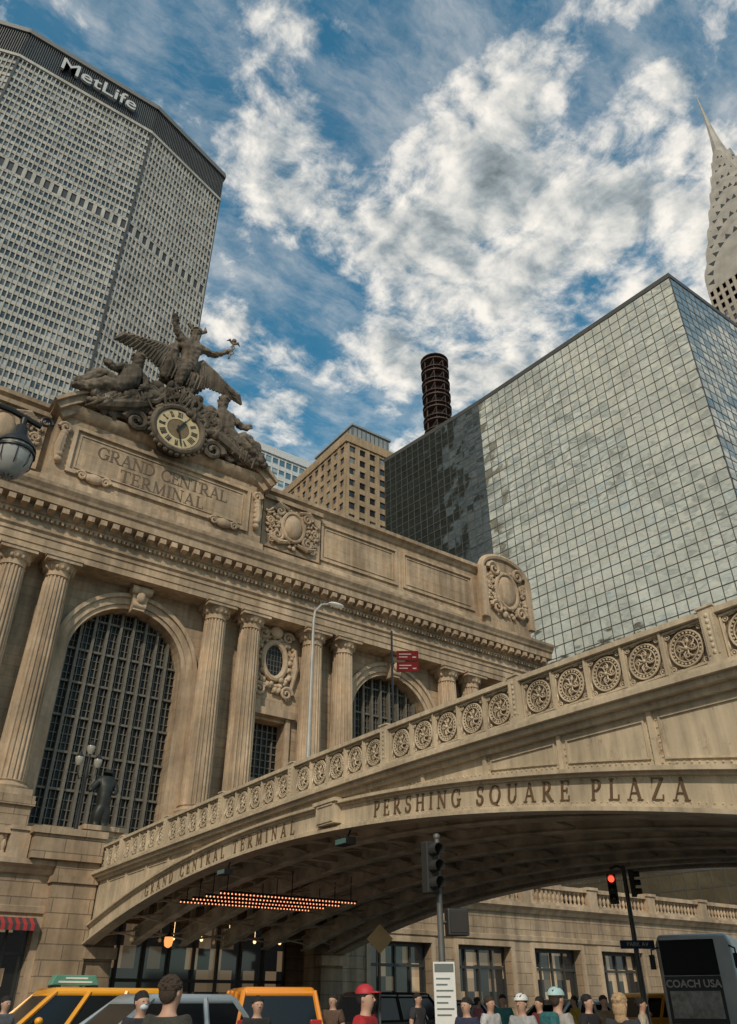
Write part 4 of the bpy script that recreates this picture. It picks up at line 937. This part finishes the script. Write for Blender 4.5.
cl_=thing('street_lamp','tall slim grey street lamp with curved arm standing on the bridge','street lamp',(15.3,25.4,6.9),world=True)
g=MB(); g.lathe([(.13,6.9),(.1,7.3),(.07,12),(.055,15)],15.3,25.4,10); g.tube([(15.3,25.4,14.9),(15.35,25.4,15.4),(15.6,25.3,15.75),(16.0,25.2,15.85)],[.055,.05,.045,.04]); g.build('pole',simple('lamp grey',(.36,.35,.32),.5,.2),cl_,smooth=True)
g=MB(); g.ball((16.25,25.15,15.85),(.4,.16,.1),10,6); g.build('lamp_head',WHITE,cl_,smooth=True)
rs2=thing('sign_post','thin dark post with two red sign boards standing on the bridge','sign post',(14.5,19,6.9),world=True)
g=MB(); g.lathe([(.04,6.9),(.035,12.0)],14.5,19,8); g.build('post',IRON,rs2)
REDS=simple('sign red',(.11,.010,.010),.8,spec=.1); GRM=simple('sign faded white',(.30,.23,.22),.6)
for z in (11.15,10.76):
    g=MB(); g.T=frame((14.95,18.75,z),VR); g.box(-.36,.36,-.16,.16,0,.03); s_=g.build('sign_board',REDS,rs2)
    for bb in ((-.28,.12,.03,.06),(-.28,.0,-.07,-.04),(.16,.28,-.08,-.04)):
        g=MB(); g.T=frame((14.95,18.75,z),VR); g.box(*bb,.03,.034); g.build('printed_bar',GRM,s_)
hl=thing('crook_lamp','old style black street lamp hanging from an ornate bracket at upper left','street lamp',(-1.6,10.2,0),world=True)
lx,ly=1.0,10.1
g=MB(); g.lathe([(.25,0),(.25,.5),(.14,.8),(.09,1.2),(.07,8.5),(.1,8.6),(.03,9.1)],-1.6,10.2,12)
g.tube([(-1.6,10.2,8.3),(-1.0,10.17,8.78),(0,10.13,8.84),(.8,10.1,8.8),(1.25,10.1,8.7)],.045); g.tube([(-1.6,10.2,7.9),(-.8,10.15,8.2),(.2,10.12,8.65)],.03)
for k in range(4): scroll(g,(-1.0+k*.5,10.1,8.65-.02*k),.13,.02,1)
scroll(g,(1.3,10.1,8.8),.1,.025,1)
g.lathe([(.02,8.8),(.05,8.72),(.04,8.62),(.09,8.57),(.11,8.42),(.2,8.32),(.27,8.23),(.28,8.19)],lx,ly,16); g.lathe([(.29,8.09),(.29,8.13),(.25,8.15)],lx,ly,16)
for k in range(8): a=k*PI/4; g.tube([(lx+.27*math.cos(a),ly+.27*math.sin(a),8.12),(lx+.25*math.cos(a),ly+.25*math.sin(a),7.9),(lx+.06*math.cos(a),ly+.06*math.sin(a),7.68)],.008,5)
g.build('bracket',IRON,hl,smooth=True)
g=MB(); g.lathe([(.25,8.19),(.265,8.08),(.24,7.9),(.16,7.75),(.05,7.68)],lx,ly,18); g.build('lamp_globe',simple('lamp bowl glass',(.30,.30,.28),.08,0,.05),hl,smooth=True)
# ------------------------------------------------------------------ vehicles
def car(name,label,cat,px,t,yaw,col,L=4.6,W=1.82,H=1.7,hood=1.15,tail=.25,top=None):
    root=thing(name,label,cat)
    CP=simple(name+' paint',col,.3,.0,.03,2,coat=.7); x0,x1=-L/2,L/2; bz=1.05; hw=W/2
    pr=[(x0+.05,.3),(x0,.55),(x0+.03,.95),(x0+tail*.4,bz),(x1-hood,bz+.02),(x1-.25,.88),(x1-.02,.7),(x1,.45),(x1-.1,.28)]
    MB().prism(pr,'y',-hw,hw).build('body',CP,root,smooth=True,bevel=.07)
    cb0,cb1,ct0,ct1=x0+tail*.3,x1-hood+.05,x0+tail+.15,x1-hood-.75; wt=hw*.82; wb=hw*.97
    def cabin(z0,z1,g,e=0):
        f0=(z0-bz)/(H-bz);f1=(z1-bz)/(H-bz); vs=[]
        for f,z in ((f0,z0),(f1,z1)):
            xa=cb0+(ct0-cb0)*f-e; xb=cb1+(ct1-cb1)*f+e; ww=wb+(wt-wb)*f+e
            vs+=[(xa,-ww,z),(xb,-ww,z),(xb,ww,z),(xa,ww,z)]
        g.add(vs,[(0,3,2,1),(4,5,6,7),(0,1,5,4),(1,2,6,5),(2,3,7,6),(3,0,4,7)])
    g=MB(); cabin(bz-.03,H-.12,g,-.02); g.build('window_band',BLACKG,root)
    g=MB(); cabin(H-.19,H,g,0.01); g.build('roof',CP,root,smooth=True,bevel=.08)
    for s in (-1,1):
        for f in (0,.36,.70,1.0):
            xb=cb0+(cb1-cb0)*f; xt=ct0+(ct1-ct0)*f; g=MB(); g.tube([(xb,s*wb,bz-.02),(xt,s*wt,H-.08)],.06,6); g.build('pillar',CP,root)
    for sx_ in (x0+.85,x1-.85):
        for s in (-1,1):
            T=Matrix.Translation((sx_,s*(hw-.1),.34))@Matrix.Rotation(PI/2,4,'X')
            g=MB();g.T=T; g.lathe([(.22,-.11),(.32,-.12),(.34,-.06),(.34,.06),(.32,.12),(.22,.11)],0,0,20); wh=g.build('wheel',RUBBER,root,smooth=True)
            g=MB();g.T=T; g.lathe([(.05,-.1),(.21,-.112),(.21,.112),(.05,.1)],0,0,12); g.build('rim',CHROME,wh)
    for s in (-1,1):
        g=MB(); g.box(x1-.22,x1-.0,s*(hw-.32)-.2,s*(hw-.32)+.2,.66,.8); g.build('headlight',WHITE,root,bevel=.02)
        g=MB(); g.box(x0-.01,x0+.1,s*(hw-.16)-.12,s*(hw-.16)+.12,.72,1.2); g.build('tail_light',simple('tail red',(.4,.02,.02),.3,0,0),root,bevel=.02)
        g=MB(); g.ball((cb1-.45,s*(hw+.08),bz+.1),(.1,.1,.08)); g.build('mirror',CP,root,smooth=True)
    if top:
        g=MB(); g.prism([(-.60,H+.05),(.60,H+.05),(.50,H+.27),(-.50,H+.27)],'y',-.14,.14); rk=g.build('roof_sign',simple('roof ad green',(.10,.28,.20),.4),root,bevel=.02)
        for s in (-1,1):
            y0,y1=sorted((s*.141,s*.155))
            for bb in ((-.42,.42,H+.10,H+.14),(-.3,.25,H+.18,H+.22)): g=MB(); g.box(bb[0],bb[1],y0,y1,bb[2],bb[3]); g.build('printed_bar',WHITE,rk)
        g=MB(); g.box(-.5,-.42,-.4,.4,H-.01,H+.05); g.build('roof_bar',IRON,root); g=MB(); g.box(.42,.5,-.4,.4,H-.01,H+.05); g.build('roof_bar',IRON,root)
    root.location=gpos(px,t); root.rotation_euler=(0,0,yaw); return root
YEL=(.85,.36,.015)
car('taxi','yellow taxi van with green advert board on its roof at far left','taxi',70,19,PI,YEL,4.7,1.8,1.82,1.0,.1,top=True)
car('car','silver blue estate car in front of the two taxis at lower left','car',148,16,PI+.1,(.26,.31,.34),4.5,1.8,1.66,1.2,.5)
car('taxi','orange taxi people carrier seen end on, right of the silver car','taxi',264,18.5,PI/2-.35,(.80,.28,.02),4.7,1.9,1.80,1.0,.1)
car('suv','black utility car waiting beneath the bridge behind the red capped person','car',402,26,.2,(.015,.015,.017),4.8,1.9,1.8,1.2,.2)
car('car','dark grey car under the bridge beside the black utility car','car',470,30,.1,(.04,.045,.05),4.6,1.8,1.6,1.2,.5)
car('taxi','yellow taxi beside the coach at lower right','taxi',646,29,PI-.1,YEL,4.7,1.8,1.82,1.0,.1)
car('car','white car partly hidden by the crowd under the bridge','car',560,28,PI,(.5,.5,.48),4.5,1.8,1.62,1.2,.5)
bus=thing('coach','black and white tour coach seen end on at lower right','coach')
CW=simple('coach white',(.72,.71,.68),.35,0,.05,coat=.4)
g=MB(); pr=[(-1.28,.35),(1.28,.35),(1.3,3.3),(1.15,3.6),(-1.15,3.6),(-1.3,3.3)]; g.prism(pr,'y',0,12); g.build('body',CW,bus,smooth=True,bevel=.1)
g=MB(); g.box(-1.16,.72,-.03,.05,2.32,3.42); g.build('windscreen',COACHG,bus,bevel=.02)
for s in (-1,1):
    g=MB(); xa,xb=sorted((s*1.315,s*1.29)); g.box(xa,xb,1.2,11.6,1.7,3.0); g.build('side_glass',COACHG,bus)
g=MB(); g.box(-1.16,.72,-.045,.02,.5,2.3); g.build('rear_panel',simple('coach black',(.018,.016,.016),.4),bus)
bfont('COACH USA',.32,.01,simple('coach letter',(.75,.66,.56),.4,0,0),bus,frame((-.22,-.06,2.06),(1,0,0)),.008)
g=MB(); g.box(-1.05,.62,-.07,-.045,1.05,1.85); adv=g.build('advert_board',simple('advert pale',(.60,.52,.46),.5,0,.4,5),bus)
for s in (-1,1):
    g=MB(); g.box(s*1.0-.13,s*1.0+.13,-.08,-.04,.6,.9); g.build('tail_light',simple('coach lamp',(.4,.05,.03),.3,0,0),bus)
    g=MB(); g.tube([(s*1.2,0,3.2),(s*1.4,-.35,3.1),(s*1.4,-.4,2.8)],.03); g.box(s*1.4-.09,s*1.4+.09,-.44,-.36,2.5,2.95); g.build('mirror',IRON,bus)
    for yy in (2.2,9.5):
        g=MB();g.T=Matrix.Translation((s*1.15,yy,.5))@Matrix.Rotation(PI/2,4,'Y'); g.lathe([(.3,-.14),(.5,-.14),(.5,.14),(.3,.14)],0,0,20); g.build('wheel',RUBBER,bus)
bus.location=gpos(704,26.5); bus.rotation_euler=(0,0,yaw_to(bus.location)-.14)
# ------------------------------------------------------------------ people
SKIN=simple('skin',(.45,.27,.19),.6,0,.05)
def person(label,px,t,h,shirt,trou,hair,hat=None,turn=0,skin=None,mask=False,bag=None,longhair=False):
    root=thing('person',label,'person'); k=h/1.76; sk=skin or SKIN
    nd=dict(pel=(0,0,.96,.17,.12),wai=(0,0,1.1,.15,.115),che=(0,.0,1.30,.19,.135),nb=(0,.01,1.43,.10,.085),nk=(0,0,1.505,.062,.062),chin=(0,-.015,1.56,.082,.090),fac=(0,-.005,1.635,.108,.122),top=(0,.005,1.71,.095,.108),
        s1=(.185,.01,1.39,.085),e1=(.26,.03,1.12,.056),w1=(.27,-.06,.88,.038),s2=(-.185,.01,1.39,.085),e2=(-.26,.03,1.12,.056),w2=(-.27,-.06,.88,.038),
        h1=(.09,0,.9,.12),k1=(.11,-.02,.5,.075),a1=(.11,.02,.09,.05),t1=(.12,-.15,.04,.04),h2=(-.09,0,.9,.12),k2=(-.11,-.05,.5,.075),a2=(-.11,.05,.09,.05),t2=(-.12,-.12,.04,.04),
        p1=(.27,-.08,.81,.04,.022),p2=(-.27,-.08,.81,.04,.022))
    ed=[('pel','wai'),('wai','che'),('che','nb'),('nb','nk'),('nk','chin'),('chin','fac'),('fac','top'),('che','s1'),('s1','e1'),('e1','w1'),('w1','p1'),('che','s2'),('s2','e2'),('e2','w2'),('w2','p2'),('pel','h1'),('h1','k1'),('k1','a1'),('a1','t1'),('pel','h2'),('h2','k2'),('k2','a2'),('a2','t2')]
    sc=lambda d:{a:tuple(x*k for x in b) for a,b in d.items()}
    skinfig('body',sc(nd),ed,sk,root,2)
    def sub(keys,edges,add,over={}):
        d={}
        for a in keys:
            v=list(over.get(a,nd.get(a))); v[3]+=add
            if len(v)>4: v[4]+=add
            d[a]=tuple(v)
        return sc(d),edges
    def cloth(c,r=.85): return simple('cloth',c,r,0,.25,14,.6)
    n_,e_=sub(['pel','wai','che','nb','s1','u1','s2','u2'],[('pel','wai'),('wai','che'),('che','nb'),('che','s1'),('s1','u1'),('che','s2'),('s2','u2')],.018,{'u1':(.24,.022,1.18,.066),'u2':(-.24,.022,1.18,.066),'nb':(0,.01,1.425,.085,.075)})
    skinfig('shirt',n_,e_,cloth(shirt),root,2)
    n_,e_=sub(['pel','h1','k1','a1','h2','k2','a2'],[('pel','h1'),('h1','k1'),('k1','a1'),('pel','h2'),('h2','k2'),('k2','a2')],.016,{'pel':(0,0,.94,.16,.12)})
    skinfig('trousers',n_,e_,cloth(trou),root,2)
    for s in (-1,1):
        g=MB(); g.ball((s*.115*k,-.07*k,.045*k),(.05*k,.14*k,.045*k)); g.build('shoe',RUBBER,root,smooth=True)
        g=MB()
        for i in range(4):
            x=s*.27*k; y0=(-.11+.022*i)*k; g.tube([(x,y0,.79*k),(x,y0-.005,.745*k),(x-s*.012*k,y0,(.71-.01*abs(i-1.3))*k)],[.011*k,.010*k,.007*k],6)
        g.tube([(s*.265*k,-.11*k,.83*k),(s*.25*k,-.14*k,.79*k),(s*.248*k,-.145*k,.76*k)],[.012*k,.011*k,.008*k],6); g.build('fingers',sk,root,smooth=True)
        g=MB(); g.ball((s*.033*k,-.098*k,1.648*k),(.013*k,.010*k,.008*k),8,6); g.build('eye',simple('eye',(.05,.035,.03),.3,0,0),root,smooth=True)
        g=MB(); g.ball((s*.09*k,.008*k,1.63*k),(.014*k,.022*k,.032*k),8,6); g.build('ear',sk,root,smooth=True)
    g=MB(); g.tube([(0,-.100*k,1.65*k),(0,-.122*k,1.618*k),(0,-.1*k,1.605*k)],[.008*k,.015*k,.01*k],7); g.build('nose',sk,root,smooth=True)
    g=MB(); g.ball((0,-.092*k,1.578*k),(.026*k,.010*k,.008*k),8,5); g.build('mouth',simple('lips',(.30,.12,.10),.5,0,0),root,smooth=True)
    hr=MB(); rd=random.Random(px)
    hr.ball((0,.022*k,1.675*k),(.102*k,.114*k,.108*k),18,10,-.2)
    hr.ball((0,.045*k,1.64*k),(.093*k,.084*k,.10*k),14,8)
    for i in range(60):
        a=rd.uniform(0,2*PI); z=rd.uniform(0,1); r_=math.sqrt(1-z*z)
        if math.sin(a)*r_<-.5 and z<.7: continue
        hr.ball((.094*k*math.cos(a)*r_,(.022+.106*math.sin(a)*r_)*k,(1.675+.096*z)*k),(.02*k,.026*k,.018*k),6,4)
    if longhair:
        hr.ball((0,.06*k,1.58*k),(.105*k,.075*k,.13*k),14,8); hr.ball((0,.075*k,1.47*k),(.085*k,.045*k,.10*k),12,8)
    hr.build('hair',simple('hair',hair,.7,0,.3,30,.5),root,smooth=True)
    if hat:
        kind,hc=hat; hm=simple('headgear',hc,.6,0,.05); g=MB()
        if kind=='cap':
            g.ball((0,.015*k,1.69*k),(.114*k,.13*k,.11*k),18,10,0.0); g.prism([(-.075*k,-.085*k),(.075*k,-.085*k),(.06*k,-.19*k),(0,-.21*k),(-.06*k,-.19*k)],'z',1.70*k,1.715*k); g.build('cap',hm,root,smooth=True)
        else:
            g.ball((0,.01*k,1.69*k),(.122*k,.15*k,.115*k),20,10,0.0); hh=g.build('helmet',hm,root,smooth=True)
            for s in (-1,0,1): g=MB(); g.tube([(s*.05*k,-.12*k,1.745*k),(s*.055*k,0,1.802*k-abs(s)*.01),(s*.05*k,.13*k,1.745*k)],.010*k,6); g.build('helmet_vent',IRON,hh)
    if mask:
        g=MB(); g.ball((0,-.066*k,1.585*k),(.065*k,.06*k,.048*k),12,8); g.build('face_mask',simple('mask',(.55,.6,.65),.8,0,.05),root,smooth=True)
    if bag:
        g=MB(); g.box(-.15*k,.15*k,.12*k,.28*k,1.05*k,1.48*k); g.build('backpack',cloth(bag),root,bevel=.05)
    p=gpos(px,t); root.location=p; root.rotation_euler=(0,0,yaw_to(p)+turn); return root
BLK=(.015,.013,.012); BRN=(.05,.03,.018)
person('man in olive t-shirt with short dark hair, seen from behind at left',170,6.9,1.70,(.045,.045,.035),(.03,.035,.05),BRN,turn=2.5)
person('dark haired person wearing a pale face mask beside the olive shirt',142,10.0,1.62,(.03,.03,.035),(.02,.02,.03),BLK,turn=.5,mask=True)
person('person in red cap and red top in front of the bridge',366,9.2,1.66,(.42,.02,.025),(.03,.03,.05),BLK,('cap',(.42,.02,.03)),turn=1.2)
person('person in black top standing before the orange taxi',258,12,1.58,(.02,.02,.02),(.03,.03,.03),BLK,turn=.3)
person('cyclist with white helmet and grey top',521,12.5,1.60,(.35,.36,.36),(.03,.03,.04),BRN,('helmet',(.65,.65,.62)),turn=-.5)
person('cyclist with pale teal helmet carrying a teal backpack',557,11,1.66,(.35,.33,.3),(.05,.05,.07),BRN,('helmet',(.35,.50,.50)),turn=2.4,bag=(.03,.14,.15))
person('person with light blond hair in dark jacket, lower right',620,10,1.60,(.03,.03,.035),(.02,.02,.02),(.42,.28,.15),turn=2.8,longhair=True)
person('person in white shirt left of the white helmeted cyclist',490,15,1.60,(.5,.5,.5),(.03,.03,.05),BRN,turn=.8)
person('person in dark blue shirt beside the traffic signal pole',466,13,1.57,(.03,.035,.07),(.03,.03,.03),BLK,turn=-.6)
person('person in black coat between teal backpack and blond hair',588,14,1.62,(.02,.02,.022),(.02,.02,.02),BLK,turn=1.0)
person('person in brown shirt under the bridge, left of the red cap',333,17,1.66,(.10,.06,.04),(.03,.03,.05),BLK,turn=-.4)
person('person in pale blue shirt right of the orange taxi',312,20,1.70,(.18,.25,.32),(.03,.03,.05),BRN,turn=.2)
person('person in grey shirt beside the taxi at far left',6,15,1.60,(.12,.12,.13),(.03,.03,.05),BLK,turn=.6)
person('person in maroon top right of the white helmet',539,16,1.60,(.16,.03,.03),(.03,.03,.05),BLK,turn=-.9)
person('person in tan jacket left of the blond hair',604,18,1.64,(.28,.20,.12),(.03,.03,.05),BRN,turn=.4)
person('person in teal shirt behind the white shirt',503,21,1.68,(.05,.2,.2),(.03,.03,.05),BLK,turn=.1)
person('person in yellow shirt near the middle of the far kerb',574,22,1.66,(.5,.35,.05),(.03,.03,.05),BRN,turn=-1.2)
person('person in charcoal hoodie left of the signal pole',418,19,1.70,(.04,.04,.045),(.03,.03,.05),BLK,turn=.9)
person('person in pink top right of the signal pole notice',478,24,1.64,(.45,.15,.18),(.05,.05,.06),BRN,turn=2.0)
person('person in cream shirt in front of the coach',641,16,1.58,(.42,.38,.3),(.03,.03,.05),BLK,turn=1.5)
